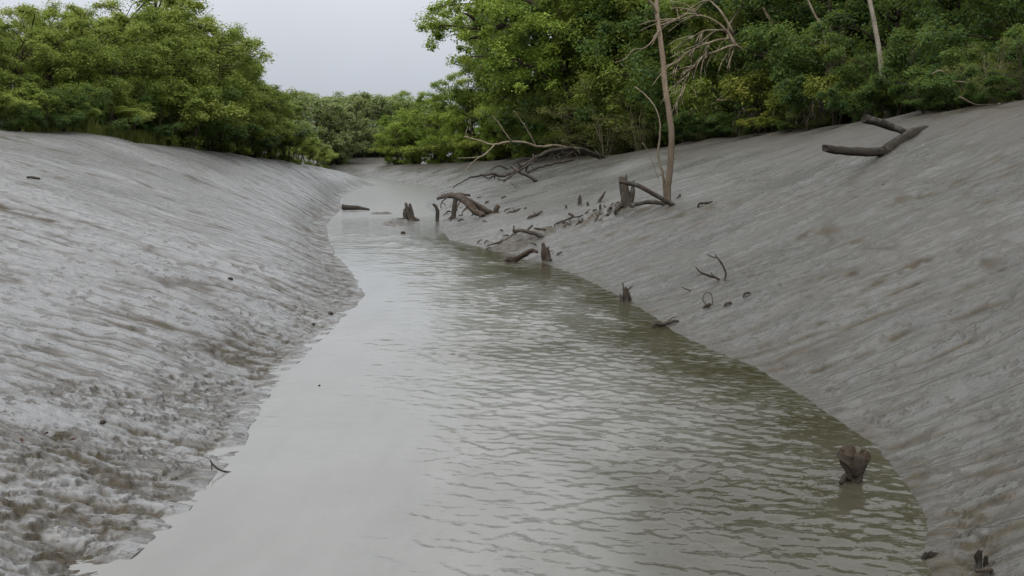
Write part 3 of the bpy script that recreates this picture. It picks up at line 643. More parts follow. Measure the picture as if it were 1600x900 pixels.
for px, off, yt, k, ws, lab in [
    (868, 0.7, 132, 'bri1', 0.9, 'bright fresh green bush beside the brown thicket'),
    (905, 0.2, 128, 'oli0', 1.3, 'twiggy olive thicket above the fallen tree, leftmost'),
    (950, 0.2, 120, 'oli0', 1.3, 'twiggy olive thicket with tangled stems, middle one'),
    (1000, 0.2, 140, 'oli0', 1.2, 'twiggy olive thicket just left of the dead standing trunk'),
    (1065, 0.2, 150, 'shr0', 1.2, 'dark shrub just right of the dead standing trunk'),
    (1110, 0.2, 140, 'shr0', 1.2, 'dark low shrub below the pale drooping twigs'),
    (1150, -0.1, 150, 'shr0', 1.1, 'deep green shrub left of the yellow green bush'),
    (1190, -0.4, 85, 'yel0', 1.0, 'yellow green bush overhanging the undercut bank'),
    (1240, -0.4, 120, 'yel0', 1.0, 'yellow leaved bush on the scarp, right of the larger one'),
    (1305, -0.3, 88, 'yel0', 0.9, 'yellow green bush left of the pale slender trunk'),
    (1275, 0.3, 60, 'shr0', 1.1, 'dark shrub behind the two yellow green bushes'),
    (1350, -0.4, 90, 'shr0', 1.1, 'dark leafy shrub at the foot of the pale slender trunk'),
    (1392, -0.3, 70, 'shr0', 1.1, 'dark leafy shrub above the forked log'),
    (1440, -0.1, 55, 'shr0', 1.1, 'green shrub with larger leaves over the mud crest'),
    (1490, -0.1, 80, 'shr0', 1.2, 'dark shrub third from the right edge on the crest'),
    (1545, -0.3, 60, 'oli0', 1.1, 'olive shrub with bare twigs second from the right edge'),
    (1600, -0.3, 50, 'shr0', 1.2, 'shrub cut by the right edge of the picture')]:
    tree_at('R', px, off, yt, k, 'bank_shrub', lab, 'shrub', 'shrubs on the right crest', ws)

for px in range(850, 1790, 34):
    tree_at('R', px, 3.2 + 3.5 * rng.random(), np.interp(px, [850, 1150, 1600], [170, 130, 60]) + 25 * rng.random(), ['shr0', 'shr0', 'shr1'][int(rng.integers(3))], 'forest_shrub', 'shrub in the shade behind the front bushes of the right crest', 'shrub', 'shaded shrubs behind the right crest', 1.35)
for px in range(-30, 430, 40):
    tree_at('L', px, 5 + 3 * rng.random(), 150 + 20 * rng.random(), 'shr0', 'forest_shrub', 'shrub in the shade behind the front bushes of the left crest', 'shrub', 'shaded shrubs behind the left crest', 1.5)
for px in range(625, 850, 26):
    tree_at('R', px, 3 + 4 * rng.random(), 205 + 15 * rng.random(), 'shr1', 'forest_shrub', 'shrub low under the bright mangroves of the far right bank', 'shrub', 'shrubs under the bright mangroves', 1.7)

for i, (px, off, yt, k) in enumerate([(1070, -1.6, 200, 'shr0'), (1098, -1.2, 192, 'oli0'), (1128, -1.6, 190, 'shr0'), (1158, -2.2, 180, 'shr0'), (1180, -2.4, 176, 'yel0'), (1206, -2.2, 172, 'yel0'), (1232, -2.4, 176, 'shr0'), (1262, -1.6, 165, 'oli0'), (1372, -1.2, 140, 'shr1'), (1440, -.8, 140, 'shr0'), (1520, -.6, 128, 'shr0'), (1570, -.6, 120, 'shr0')]):
    tree_at('R', px, off, yt, k, 'bank_shrub', ORD[i] + ' small bush, counted from the dead tree, along the lip of the right bank', 'shrub', 'small bushes on the lip of the right bank', 1.5)

# the big overhanging tree: clumps set out along its boughs
def big_tree():
    rg = np.random.default_rng(44); Y = 70.0; bx = P(892, 240, Y)[0]; bz = gz(bx, Y); base = np.array((bx, Y, bz - 0.2))
    C = []; R = []
    hand = [(672, 14), (690, 10), (706, 4), (668, 40), (684, 56), (676, 66), (700, 22), (718, 28), (728, 8), (742, 20), (728, 52), (722, 62), (716, 95), (730, 84), (744, 76),
            (757, 40), (770, 20), (712, -12), (740, -14), (762, 60), (775, 75), (752, 4), (736, 100)]
    for px, py in hand:
        for _ in range(2):
            C.append(P(px + rg.normal(0, 5), py + rg.normal(0, 4), Y + rg.normal(-2, 2.2))); R.append(rg.uniform(0.35, 0.75))
    for _ in range(210):
        px = rg.uniform(760, 985); lo = 150 - 0.25 * abs(px - 840); py = rg.uniform(-70, lo)
        C.append(P(px, py, Y + rg.normal(0, 3.2))); R.append(rg.uniform(0.5, 1.1))
    C = np.array(C) - base; R = np.array(R)
    tint = np.clip(rg.normal(0.36, 0.17, len(C)), 0, 1)
    V, FA, T = leaves(C, R, 130, 0.24, rg, tint_c=tint, wid=0.5)
    e = empty('overhanging_tree', base); tag(e, 'big spreading tree leaning over the creek, sky through its left boughs', 'tree', RG)
    obj('crown', mesh_np('big_crown', V, FA, M['bright'], False, {'tint': T}), e)
    tb = []
    tr = [(892, 262), (890, 200), (885, 130), (878, 70), (872, 0), (870, -50)]
    q = [P(a, b, Y) - base for a, b in tr]; tb.append(tube(q, [0.42, 0.34, 0.3, 0.25, 0.2, 0.1], 9, 0.08, 1))
    obj('trunk', wood_mesh('big_trunk', tb, M['bark']), e)
    for pl in [[(884, 110), (840, 60), (790, 40), (740, 45), (700, 40), (676, 50)], [(884, 110), (850, 20), (800, -5), (750, 5), (700, 8), (674, 14)],
               [(888, 150), (840, 110), (790, 90), (750, 88), (720, 92)], [(880, 70), (920, 30), (950, 10), (975, -20)], [(788, 40), (760, 55), (735, 60), (722, 62)], [(750, 45), (735, 25), (712, 18)],
               [(886, 120), (930, 90), (970, 70)]]:
        q = [P(a, b, Y + rg.normal(0, 0.8)) - base for a, b in pl]; n = len(q); r0 = 0.2
        obj('bough', wood_mesh('bough', [tube(q, [r0 * (1 - 0.85 * i / (n - 1)) for i in range(n)], 6, 0.08, 3)], M['bark']), e)
big_tree()

# ------------------------------------------------------------------ driftwood and dead trees
rnd = random.Random(5)
wood('forked_log', 'dark forked log with sawn ends, half buried in mud on the right bank', 'log', [
    ('trunk', [(1476, 196, 1.6, 5), (1455, 203, 1.0, 11), (1425, 212, 0.3, 12), (1400, 228, 0.0, 11), (1380, 237, -0.3, 9)], dict(sides=12, rough=0.10, wob=0.05, tint=([0, 1], [0.9, 0.9]))),
    ('branch', [(1392, 235, -0.2, 8), (1375, 238, -0.35, 8.5), (1340, 236, -0.5, 8), (1310, 234, -0.6, 7.5), (1290, 231, -0.7, 7)], dict(sides=12, rough=0.10, wob=0.05, cap_jag=0.5, tint=([0, 1], [0.1, 0.0]))),
    ('branch', [(1414, 207, 0.7, 6), (1395, 198, 0.8, 7), (1372, 190, 0.7, 7.5), (1349, 185, 0.6, 8)], dict(sides=12, rough=0.09, wob=0.05, tint=([0, 1], [0.6, 0.7])))],
    'wood_grey', base=(1420, 218))

def dead_tree():
    b = ground_at(1043, 318); Y = b[1]; sc = Y / F; e = empty('dead_tree', b)
    tag(e, 'slender dead tree with pale bark and dark wet foot standing alone on the right bank', 'tree')
    def part(n, pl, mat='wood_pale', **k):
        _seed[0] += 1
        pts = [P(a, c, Y + d) - b for a, c, d, r in pl]; rad = [r * .72 * sc for *_, r in pl]
        obj(n, wood_mesh(n, [tube(pts, rad, seed=_seed[0], **k)], M[mat]), e)
    part('trunk', [(1043, 328, 0, 8.5), (1043, 300, 0, 8), (1047, 262, 0, 7.5), (1049, 215, 0, 6.8), (1046, 180, 0, 6.5), (1040, 140, 0, 6.2), (1035, 85, 0, 5.8), (1029, 40, 0, 5.2), (1026, 14, 0, 5), (1027, -30, 0, 4), (1030, -90, 0, 2)],
         sides=10, rough=0.05, wob=0.04, tint=([0, 0.25, 0.34, 0.42, 0.6, 1], [0.0, 0.1, 0.25, 0.55, .9, 1]))
    part('fork', [(1027, 22, 0, 3.5), (1020, 8, -0.2, 3), (1010, -6, -0.4, 2.6), (1000, -40, -0.6, 2)], sides=7, tint=([0, 1], [1, 1]))
    part('branch', [(1033, 45, 0, 1.8), (1024, 55, -.4, 1.6), (1016, 68, -.6, 1.3), (1004, 76, -.8, 1.2), (990, 78, -1, 1), (976, 92, -1.2, .9), (960, 98, -1.4, .5)], sides=5, tint=([0, 1], [.9, .8]))
    part('branch', [(1032, 40, 0, 1.8), (1045, 34, .4, 1.5), (1060, 28, .6, 1.2), (1080, 18, .8, .9), (1095, 6, 1, .5)], sides=5, tint=([0, 1], [.9, .8]))
    part('branch', [(1026, 33, 0, 1.6), (1018, 33, -.3, 1.4), (1006, 36, -.6, .8)], sides=5, tint=([0, 1], [.9, .8]))
    part('side_stem', [(1040, 326, 0.1, 3.4), (1038, 300, 0.2, 3.2), (1036, 275, .2, 3), (1029, 245, .3, 2.6), (1031, 205, .4, 2.2), (1030, 185, .5, 1.8), (1022, 165, .6, 1.5), (1008, 148, .8, 1.2), (992, 135, 1, .7)], 'twig', sides=6, wob=.15, tint=([0, .5, 1], [0.05, .3, 1]))
    part('side_stem', [(1029, 280, 1.2, 1.0), (1022, 262, 1.2, .9), (1012, 236, 1.2, .8), (1003, 222, 1.2, .6)], 'twig', sides=5, tint=([0, 1], [.2, .8]))
    part('root', [(1052, 322, 0.1, 5), (1058, 312, .2, 3.5), (1063, 304, .3, 2.5)], 'wood_wet', sides=6)
    part('root', [(1046, 320, 0, 4.5), (1020, 316, -.1, 4.5), (1000, 318, -.2, 4.5), (985, 322, -.3, 5)], 'wood_wet', sides=7)
dead_tree()

wood('broken_stump', 'thick broken stump left of the dead standing tree', 'stump', [
    ('trunk', [(980, 322, 0, 11), (979, 308, 0, 9), (977, 292, 0, 8), (977, 283, 0, 7.5)], dict(foot=True, cap_jag=1.6, rough=.16, sides=11)),
    ('splinter', [(985, 318, .1, 6), (988, 298, .1, 4.5), (990, 282, .1, 1.5)], dict(rough=.15)),
    ('root', [(972, 320, 0, 6), (966, 322, -.2, 4), (962, 328, -.4, 3)], dict(foot_end=True))], 'wood_wet', base=(980, 324))
wood('leaning_log', 'thin log resting on the broken stump and the dead tree foot', 'log', [
    ('log', [(967, 285, -.35, 3.2), (978, 285, -.35, 4.2), (1000, 291, -.3, 4.0), (1025, 305, -.25, 4.2), (1046, 317, -.2, 4.8), (1056, 321, -.1, 3)], dict(cap_jag=.5))], 'wood_wet', base=(1045, 321))
SG = 'pointed stakes on the right bank'
for px, py, tx, ty, r, lab in [(905, 320, 906, 304, 3.2, 'upright pointed stub, left of the two taller stakes'), (936, 316, 946, 299, 3.0, 'slanted pointed stub leaning right before the broken stump'),
        (938, 329, 938, 318, 2.2, 'tiny stub below the slanted pointed stake'), (919, 321, 918, 315, 2.0, 'tiny stub between the two pointed stakes'), (885, 325, 884, 320, 2.0, 'tiny stub left of the upright pointed stake')]:
    wood('wood_stub', lab, 'stub', [('stub', [(px, py, 0, r), (px * .4 + tx * .6, py * .4 + ty * .6, 0, r * .95), (tx, ty, 0, r * .3)], dict(foot=True, tint=([0, 1], [.3, .8])))], 'wood_wet', SG, base=(px, py))

# debris heap of brown roots left of the broken stump
for k, (px, py) in enumerate([(955, 325), (968, 326), (950, 335), (905, 348), (925, 338), (935, 345), (885, 352)]):
    wood('root_fragment', 'brown broken root in the eroded strip below the broken stump', 'root', [
        ('piece', [(px - 5, py + 3, -.1, 1.5), (px - 1, py - 2 * rnd.random(), 0, 1.8), (px + 2 + 5 * rnd.random(), py - 4 * rnd.random() - 1, .1, .8)], dict(rough=.35, wob=.6, foot=True)),
        ('piece', [(px + 3, py + 3, 0, 1.3), (px + 4 + 4 * rnd.random(), py - 3 - 6 * rnd.random(), .1, .6)], dict(rough=.35, foot=True))], 'wood_red', 'roots in the eroded strip', base=(px, py + 2))
wood('forked_twig', 'small pale forked twig on mud left of the broken stump', 'twig', [
    ('stem', [(868, 350, 0, 1.2), (885, 343, .1, 1.6), (895, 338, .1, 2.2), (888, 333, .1, 2.4)], dict(foot=True)), ('branch', [(892, 340, 0, 1.2), (912, 336, .2, 1), (921, 327, .3, .7)], {})], 'wood_wet', base=(880, 349))

# fallen dead tree reaching over the mud toward the creek
def fallen():
    Y = ground_at(838, 284)[1]; b = ground_at(925, 250); e = empty('fallen_tree', b)
    tag(e, 'fallen dead tree with bare dark branches reaching down the right bank', 'fallen tree')
    def part(n, pl, mat='wood_wet', **k):
        _seed[0] += 1
        pts = [P(a, c, Y + d) - b for a, c, d, r in pl]; rad = [r * 0.9 * Y / F for *_, r in pl]
        kk = dict(sides=6, wob=.15, tint=([0, 1], [.25, .45])); kk.update(k); obj(n, wood_mesh(n, [tube(pts, rad, seed=_seed[0], **kk)], M[mat]), e)
    part('trunk', [(955, 250, 9, 4), (930, 242, 7, 5), (900, 232, 5, 4.5), (860, 236, 3, 4), (830, 250, 1.5, 3.6), (800, 270, 0.5, 3.0), (785, 275, 0, 2.6), (768, 272, -.3, 2.3), (740, 276, -.6, 1.8), (722, 284, -.9, 1.4), (708, 293, -1.2, 1)])
    part('branch', [(905, 234, 5, 3.2), (870, 228, 4, 3), (845, 229, 3, 2.6), (815, 222, 2.5, 2.2), (790, 222, 2.2, 2), (770, 226, 2, 1.8), (750, 220, 1.8, 1.5), (725, 213, 1.6, 1)], 'twig', tint=([0, .4, 1], [.1, .5, 1]))
    part('branch', [(772, 226, 2, 1.5), (760, 240, 1.6, 1.4), (745, 246, 1.2, 1.1), (715, 247, .8, .6)], 'twig', tint=([0, 1], [.6, .8]))
    part('branch', [(748, 246, 1.2, 1.1), (735, 257, .9, 1), (722, 272, .4, .8), (700, 283, .0, .5)], 'twig', tint=([0, 1], [.3, .4]))
    part('branch', [(732, 216, 1.7, 1), (728, 208, 1.7, .8), (731, 198, 1.7, .5)], 'twig', tint=([0, 1], [1, 1]))
    part('branch', [(800, 222, 2.2, 1.2), (788, 205, 2, 1), (776, 188, 2, .7), (768, 180, 2, .4)], 'twig', tint=([0, 1], [.6, .9]))
    part('branch', [(838, 229, 3, 1.2), (825, 205, 2.6, .9), (812, 185, 2.4, .6), (802, 172, 2.3, .4)], 'twig', tint=([0, 1], [.6, .9]))
    part('branch', [(850, 240, 2.6, 3), (825, 258, 1, 2.4), (812, 266, .3, 2), (790, 280, -.2, 1.6), (778, 281, -.4, 1.2)])
    part('branch', [(838, 246, 2, 2), (826, 256, 1.2, 2.2), (822, 268, .8, 1.8)])
    part('branch', [(895, 250, 4.0, 2.2), (860, 257, 2.4, 2.2), (840, 262, 1.6, 2.2), (824, 270, 1.0, 1.8)])
    part('branch', [(812, 266, .3, 1.4), (798, 276, -.2, 1.2), (786, 285, -.4, .8)])
    for q in range(14):
        x0 = rnd.uniform(770, 905); y0 = np.interp(x0, [770, 830, 905], [274, 248, 236]); d0 = np.interp(x0, [770, 830, 905], [0, 1.5, 5]); dx = rnd.uniform(-34, 10)
        part('branch', [(x0, y0, d0, 1.5), (x0 + dx * .5, y0 + rnd.uniform(-6, 8), d0 - .4, 1.2), (x0 + dx, y0 + rnd.uniform(-4, 16), d0 - .9, .6)])
    for q in range(5):
        x0 = 860 + q * 18; part('twig', [(x0, 236, 3.5 + q, 1.1), (x0 + 6, 246, 3 + q, .8), (x0 + 4 + 6 * rnd.random(), 256, 2.6 + q, .5)])
fallen()
wood('driftwood_pole', 'short straight pole lying across the fallen tree branches', 'log', [('pole', [(798, 259, 1.0, 2.2), (812, 268, .4, 2.8), (828, 276, .1, 3.0), (839, 283, 0, 3.2)], dict(tint=([0, 1], [.5, .7])))], 'wood_wet', base=(838, 284))
wood('twig', 'thin twig stuck in mud below the short pole', 'twig', [('twig', [(806, 294, 0, .8), (801, 288, 0, .8), (798, 284, 0, .6)], dict(foot=True)), ('twig', [(810, 293, 0, .7), (806, 288, 0, .5)], dict(foot=True))], 'wood_wet', base=(806, 295))

# root mass by the creek
wood('root_mass', 'reddish brown uprooted root arching over the mud at the creek edge', 'root', [
    ('root', [(683, 310, 1.0, 2.5), (700, 306, .8, 4), (715, 307, .5, 5), (728, 316, .2, 5), (742, 328, 0, 5.5), (752, 335, -.2, 5)], dict(foot_end=True, rough=.2)),
    ('root', [(716, 304, .8, 3), (735, 314, .5, 4.5), (752, 324, .2, 4.5), (766, 332, 0, 5), (774, 334, 0, 4)], dict(foot_end=True, rough=.2)),
    ('root', [(776, 336, 0, 4.5), (776, 328, 0, 4.5), (779, 322, 0, 3.8)], dict(foot=True, cap_jag=.8)),
    ('root', [(755, 342, -.3, 3.5), (748, 348, -.5, 4), (738, 350, -.7, 4)], dict(foot_end=True, rough=.2)),
    ('root', [(690, 306, 1.2, 2), (710, 303, 1.2, 2.5), (735, 305, 1, 1.5)], dict(rough=.25))] + [('rootlet', [(x, y, .3, 1.8), (x + dx, y + 6, .1, 1.6), (x + 1.6 * dx, y + 13, -.1, 1.0)], dict(rough=.25, foot_end=True)) for x, y, dx in ((700, 307, -7), (722, 312, -5), (735, 320, -8), (748, 324, 6), (760, 330, -6), (728, 312, 9))], 'wood_red', base=(750, 340))
wood('upright_post', 'brown upright post in front of the arching root', 'post', [('post', [(708, 340, 0, 4.6), (710, 325, 0, 4.4), (713, 305, 0, 4.2)], dict(foot=True, cap_jag=.8, rough=.08)),
    ('root', [(707, 338, 0, 3), (700, 344, -.2, 2.6), (692, 347, -.4, 2)], dict(foot_end=True))], 'wood_wet', base=(708, 341))
wood('curved_stake', 'black curved stake standing in the shallow water', 'stake', [('stake', [(683, 346, 0, 3.0), (684, 334, 0, 3.2), (682, 325, 0, 2.8), (677, 319, 0, 2.0)], dict(foot=True, tint=([0, 1], [0, 0.05])))], 'wood_wet', base=(683, 346))
wood('creek_log', 'dark log lying in the water beside the left bank', 'log', [('log', [(535, 323, 0, 5), (545, 324, 0, 4.6), (560, 325, .1, 3.6), (577, 327, .2, 1.6)], dict(tint=([0, 1], [.0, .25]), rough=.12))], 'wood_wet', base=(552, 329))
wood('forked_stump', 'two pronged stump rising from a mud islet in the creek', 'stump', [
    ('prong', [(641, 343, 0, 6), (638, 334, 0, 4.5), (634, 318, 0, 2.2)], dict(foot=True, cap_jag=1)), ('prong', [(645, 343, .1, 5), (643, 330, .1, 3.5), (640, 318, .1, 1.6)], dict(foot=True)),
    ('prong', [(633, 342, -.1, 3.5), (632, 333, -.1, 3.2), (632, 326, -.1, 2)], dict(foot=True)), ('root', [(635, 342, -.1, 2.4), (620, 343, -.4, 2), (604, 350, -.8, 1)], {}), ('root', [(648, 342, 0, 3), (655, 343, .1, 2)], {})], 'wood_wet', base=(640, 345))

def mound(name, label, px, py, rx, ry, h, cat='mud islet', mat='mud', seed=0, group=None, dd=0.1):
    c = ground_at(px, py); n, m = 40, 14; V = []; T = []; rg = np.random.default_rng(seed)
    for j in range(m + 1):
        r = j / m
        for i in range(n):
            a = i / n * 2 * math.pi; k = 1 + .22 * pn(np.array([math.cos(a) * 1.3 + seed]), np.array([math.sin(a) * 1.3]), 7)[0]
            x = math.cos(a) * rx * r * k; y = math.sin(a) * ry * r * k
            z = max(gz(c[0] + x, c[1] + y), -.06) - c[2] + h * (1 - r ** 1.7) + .55 * h * (1 - r * .6) * float(fbm(np.array([x * 4]), np.array([y * 4]), seed, 3)[0]) - .10 * (r > .99) - .015
            V.append((x, y, z)); T.append(0.5 + float(pn(np.array([x * 6]), np.array([y * 6]), seed)[0]))
    FA = [(j * n + i, j * n + (i + 1) % n, (j + 1) * n + (i + 1) % n, (j + 1) * n + i) for j in range(m) for i in range(n)]
    T = np.clip(T, 0, 1)
    o = obj(name, mesh_np(name, np.array(V), np.array(FA)[:, ::-1], M[mat], True, {'dirt': T * .4 + dd, 'dry_shade': T * 0 + .25, 'mark': T * 0 + .6, 'pale': T * 0 + .6, 'run_y': T, 'run_s': T, 'tint': T})); o.location = c
    return tag(o, label, cat, group)
mound('mud_islet', 'small pale mud islet at the foot of the two pronged stump', 622, 350, .75, 1.3, .27, seed=2, dd=.25)
mound('mud_islet', 'flat dark mud patch in the creek right of the dark log', 598, 334, .8, .9, .16, seed=5, dd=.45)
mound('mud_clump', 'brown mud lump below the driftwood pile at the water edge', 808, 378, .85, 1.1, .16, 'mud lump', seed=9, dd=.6)
mound('mud_clump', 'pale mud lump between the two reddish roots at the water', 838, 402, .55, .4, .12, 'mud lump', seed=12)

wood('driftwood_branch', 'tan driftwood branch with stubby forks on top of the brown mud lump', 'driftwood', [
    ('stem', [(802, 362, 0, 3.2), (815, 360, .1, 3.5), (830, 364, .2, 4), (845, 368, .3, 4), (858, 371, .4, 3)], dict(foot_end=True)), ('branch', [(803, 361, 0, 3), (803, 353, .1, 1.5)], {}),
    ('branch', [(822, 362, .2, 2.2), (829, 355, .4, 2.2), (832, 353, .5, 1.8)], {}), ('branch', [(835, 357, .5, 1.6), (850, 359, .7, 1.5), (860, 356, .8, 1.3), (861, 353, .8, .8)], {})], 'wood_wet', base=(845, 374))
wood('driftwood_stick', 'dark tapering stick pointing left into the water edge', 'stick', [('stick', [(762, 384, -.3, .8), (778, 379, -.1, 1.8), (795, 373, .1, 2), (806, 366, .3, 2)], {})], 'wood_wet', base=(785, 381))
wood('root_arch', 'knobbly reddish root arching along the water in front of the pale mud lump', 'root', [
    ('root', [(792, 406, 0, 3.5), (800, 405, 0, 5), (810, 401, .1, 4.5), (820, 396, .2, 4.5), (830, 391, .3, 4), (840, 394, .4, 2.5)], dict(rough=.28, foot=True))], 'wood_red', base=(805, 409))
wood('root_stump', 'jagged reddish root stump at the right end of the root arch', 'stump', [('stump', [(854, 403, 0, 6.5), (852, 394, 0, 6), (849, 382, 0, 3)], dict(foot=True, rough=.3, cap_jag=1.4)),
    ('root', [(858, 404, .1, 4), (857, 392, .1, 3), (856, 386, .1, 1.2)], dict(foot=True, rough=.2))], 'wood_red', base=(853, 406))
wood('twig_stump', 'small stump with two thin prongs at the right water edge', 'stump', [('stump', [(976, 470, 0, 6), (976, 460, 0, 5), (978, 450, 0, 2.6)], dict(foot=True, rough=.25, cap_jag=1)),
    ('twig', [(975, 458, 0, 1.6), (974, 448, 0, 1.2), (973, 441, 0, .8)], {}), ('twig', [(980, 458, 0, 1.6), (984, 450, .1, 1.1), (989, 446, .1, .7)], {}), ('root', [(971, 468, -.05, 3), (969, 460, 0, 1.5)], dict(foot=True)), ('root', [(983, 468, .05, 3), (982, 456, 0, 1.5)], dict(foot=True))], 'wood_wet', base=(977, 471))
wood('driftwood_branch', 'short muddy branch lying at the right water edge below the pronged stump', 'driftwood', [('stem', [(1022, 506, -.1, 3), (1035, 507, 0, 3.5), (1048, 503, .1, 3), (1060, 501, .2, 1.8)], dict(foot=True)), ('branch', [(1040, 504, .1, 1.6), (1050, 497, .2, 1.2), (1056, 495, .3, .7)], {})], 'wood_wet', base=(1040, 511))
wood('dead_twig', 'tall bent twig with a forked tip sticking out of the right bank', 'twig', [('stem', [(1133, 435, 0, 1.8), (1134, 428, 0, 1.9), (1129, 414, 0, 1.7), (1121, 402, 0, 1.7)], dict(foot=True)), ('branch', [(1121, 403, 0, 1.4), (1112, 401, 0, 1.2), (1104, 397, 0, .8)], {}), ('branch', [(1120, 402, 0, 1.2), (1117, 396, 0, .8)], {})], 'wood_wet', base=(1133, 436))
wood('dead_twig', 'low spiky twig lying left of the tall bent twig', 'twig', [('stem', [(1125, 438, 0, 1.8), (1113, 432, 0, 2.4), (1100, 428, 0, 1.8), (1093, 424, 0, 1.3), (1087, 417, 0, .8)], dict(foot=True)), ('branch', [(1102, 428, 0, 1.2), (1090, 430, -.05, .6)], {}), ('branch', [(1116, 433, 0, 1.4), (1110, 425, 0, .6)], {})], 'wood_wet', base=(1118, 438))
wood('dead_twig', 'tiny dark twig below the low spiky twig', 'twig', [('twig', [(1080, 455, 0, 1.2), (1072, 452, 0, 1), (1065, 448, 0, .6)], dict(foot=True))], 'wood_wet', base=(1075, 456))
wood('vine_loop', 'thin looped vine standing out of the right bank', 'vine', [('vine', [(1104, 478, 0, .8), (1098, 468, 0, .8), (1101, 459, 0, .8), (1107, 457, 0, .8), (1112, 462, 0, .8), (1113, 474, 0, .8)], dict(foot=True, foot_end=True))], 'wood_wet', base=(1106, 480))
for px, py, lab in [(1106, 478, 'rusty brown debris at the foot of the looped vine'), (1137, 474, 'rusty brown debris right of the looped vine'), (1167, 459, 'small dark lump of wood upslope of the looped vine')]:
    wood('debris', lab, 'debris', [('piece', [(px - 5, py + 2, 0, 1.6), (px, py - 1, 0, 2.6), (px + 5, py - 1, .05, 1.6)], dict(rough=.35, wob=.3, foot=True))], 'wood_red', base=(px, py + 3))

# foreground stump in the water
def water_stump():
    x, y = on_water(1335, 752); b = np.array((x, y, 0.0)); e = empty('water_stump', b)
    tag(e, 'knobbly brown stump standing in the shallow water at lower right', 'stump')
    def part(n, pl, seed, **k):
        pts = [P(a, c, y + d) - b for a, c, d, r in pl]; rad = [r * y / F for *_, r in pl]
        kk = dict(sides=14, rough=.12, sub=5, wob=.08, tint=([0, .4, 1], [0.0, .1, .9])); kk.update(k); obj(n, wood_mesh(n, [tube(pts, rad, seed=seed, **kk)], M['stump']), e)
    part('trunk', [(1332, 790, 0, 13), (1333, 754, 0, 12), (1334, 742, 0, 12), (1336, 730, 0, 14), (1338, 722, 0, 14)], 5, cap_jag=.3, rough=.16)
    part('knob', [(1335, 740, -.02, 9), (1327, 727, -.03, 11), (1323, 716, -.02, 13), (1325, 706, 0, 10)], 6, cap_jag=1.0, rough=.2, tint=([0, 1], [.3, 1]))
    part('knob', [(1338, 740, .02, 8), (1346, 726, .02, 9), (1350, 715, .03, 11), (1353, 707, .03, 8)], 7, cap_jag=1.0, rough=.2, tint=([0, 1], [.3, 1]))
    part('knob', [(1337, 738, -.03, 11), (1337, 724, -.04, 14), (1338, 714, -.04, 13), (1339, 709, -.03, 10)], 8, cap_jag=.5, rough=.2, tint=([0, 1], [.2, .7]))
    part('splinter', [(1324, 708, -.03, 3), (1319, 704, -.05, 2.2), (1312, 701, -.06, .8)], 9, sides=6)
    part('splinter', [(1334, 712, -.05, 3), (1335, 703, -.05, 2), (1334, 697, -.05, .7)], 11, sides=6, tint=([0, 1], [.8, 1]))
    part('root', [(1328, 746, -.03, 6), (1320, 744, -.05, 5), (1314, 756, -.08, 4)], 10, tint=([0, 1], [.1, 0]))
water_stump()
wood('driftwood_bit', 'small brown stub of driftwood at the bottom right corner', 'driftwood', [('stub', [(1530, 880, 0, 6), (1530, 870, 0, 6.5), (1533, 862, 0, 5)], dict(foot=True, rough=.25, cap_jag=.8)), ('stub', [(1540, 878, .03, 4), (1540, 868, .03, 3)], dict(foot=True))], 'wood_grey', base=(1532, 880))
wood('driftwood_bit', 'orange brown chip of wood at the bottom right edge', 'driftwood', [('chip', [(1524, 893, 0, 3), (1535, 891, 0, 4), (1546, 891, .02, 4), (1551, 893, .03, 3)], dict(rough=.2))], 'wood_red', base=(1537, 897))
wood('driftwood_bit', 'muddy clot of wood on the right waterline near the bottom', 'driftwood', [('clot', [(1445, 870, 0, 4), (1455, 866, 0, 6), (1466, 868, .02, 5)], dict(rough=.3, foot=True))], 'wood_grey', base=(1455, 873))
wood('dead_twig', 'small forked dark twig lying at the left water edge', 'twig', [('stem', [(328, 719, 0, 1.0), (334, 727, 0, 1.6), (345, 735, 0, 1.8), (362, 738, .05, 1.5)], {}), ('branch', [(331, 724, 0, 1.4), (331, 735, -.03, 1.0)], {})], 'wood_wet', base=(340, 740))
wood('buried_log', 'small dark log end half buried high on the left bank', 'log', [('log', [(42, 277, 0, 1.6), (52, 278, 0, 2.6), (62, 280, 0, 2.4)], dict(tint=([0, 1], [0, .1])))], 'wood_wet', base=(53, 281))
wood('mud_stick', 'low stick along the right bank right of the dead tree foot', 'stick', [('stick', [(1093, 318, 0, 2), (1105, 317, 0, 2.2), (1130, 313, .3, 1.6), (1140, 309, .5, 1)], dict(foot=True)), ('stick', [(1136, 309, .5, 2.5), (1142, 308, .5, 2)], {})], 'wood_grey', base=(1105, 319))
for px, py, x2, y2, lab in [(795, 333, 813, 326, 'dark spiky stick right of the arching root'), (820, 326, 829, 331, 'tiny dark stick right of the spiky stick'), (826, 340, 848, 330, 'thin dark stick slanting up the mud, middle of the right bank'), (930, 346, 938, 330, 'short brown stick in the eroded strip')]:
    wood('stick', lab, 'stick', [('stick', [(px, py, 0, 2.0), ((px + x2) / 2, (py + y2) / 2 + 1, .1, 2.2), (x2, y2, .2, 1.1)], dict(foot=True, rough=.2)), ('twig', [((px + x2) / 2, (py + y2) / 2, .1, 1.0), ((px + x2) / 2 - 3, (py + y2) / 2 - 5, .1, .6)], {})], 'wood_wet', base=(px, py + 1))

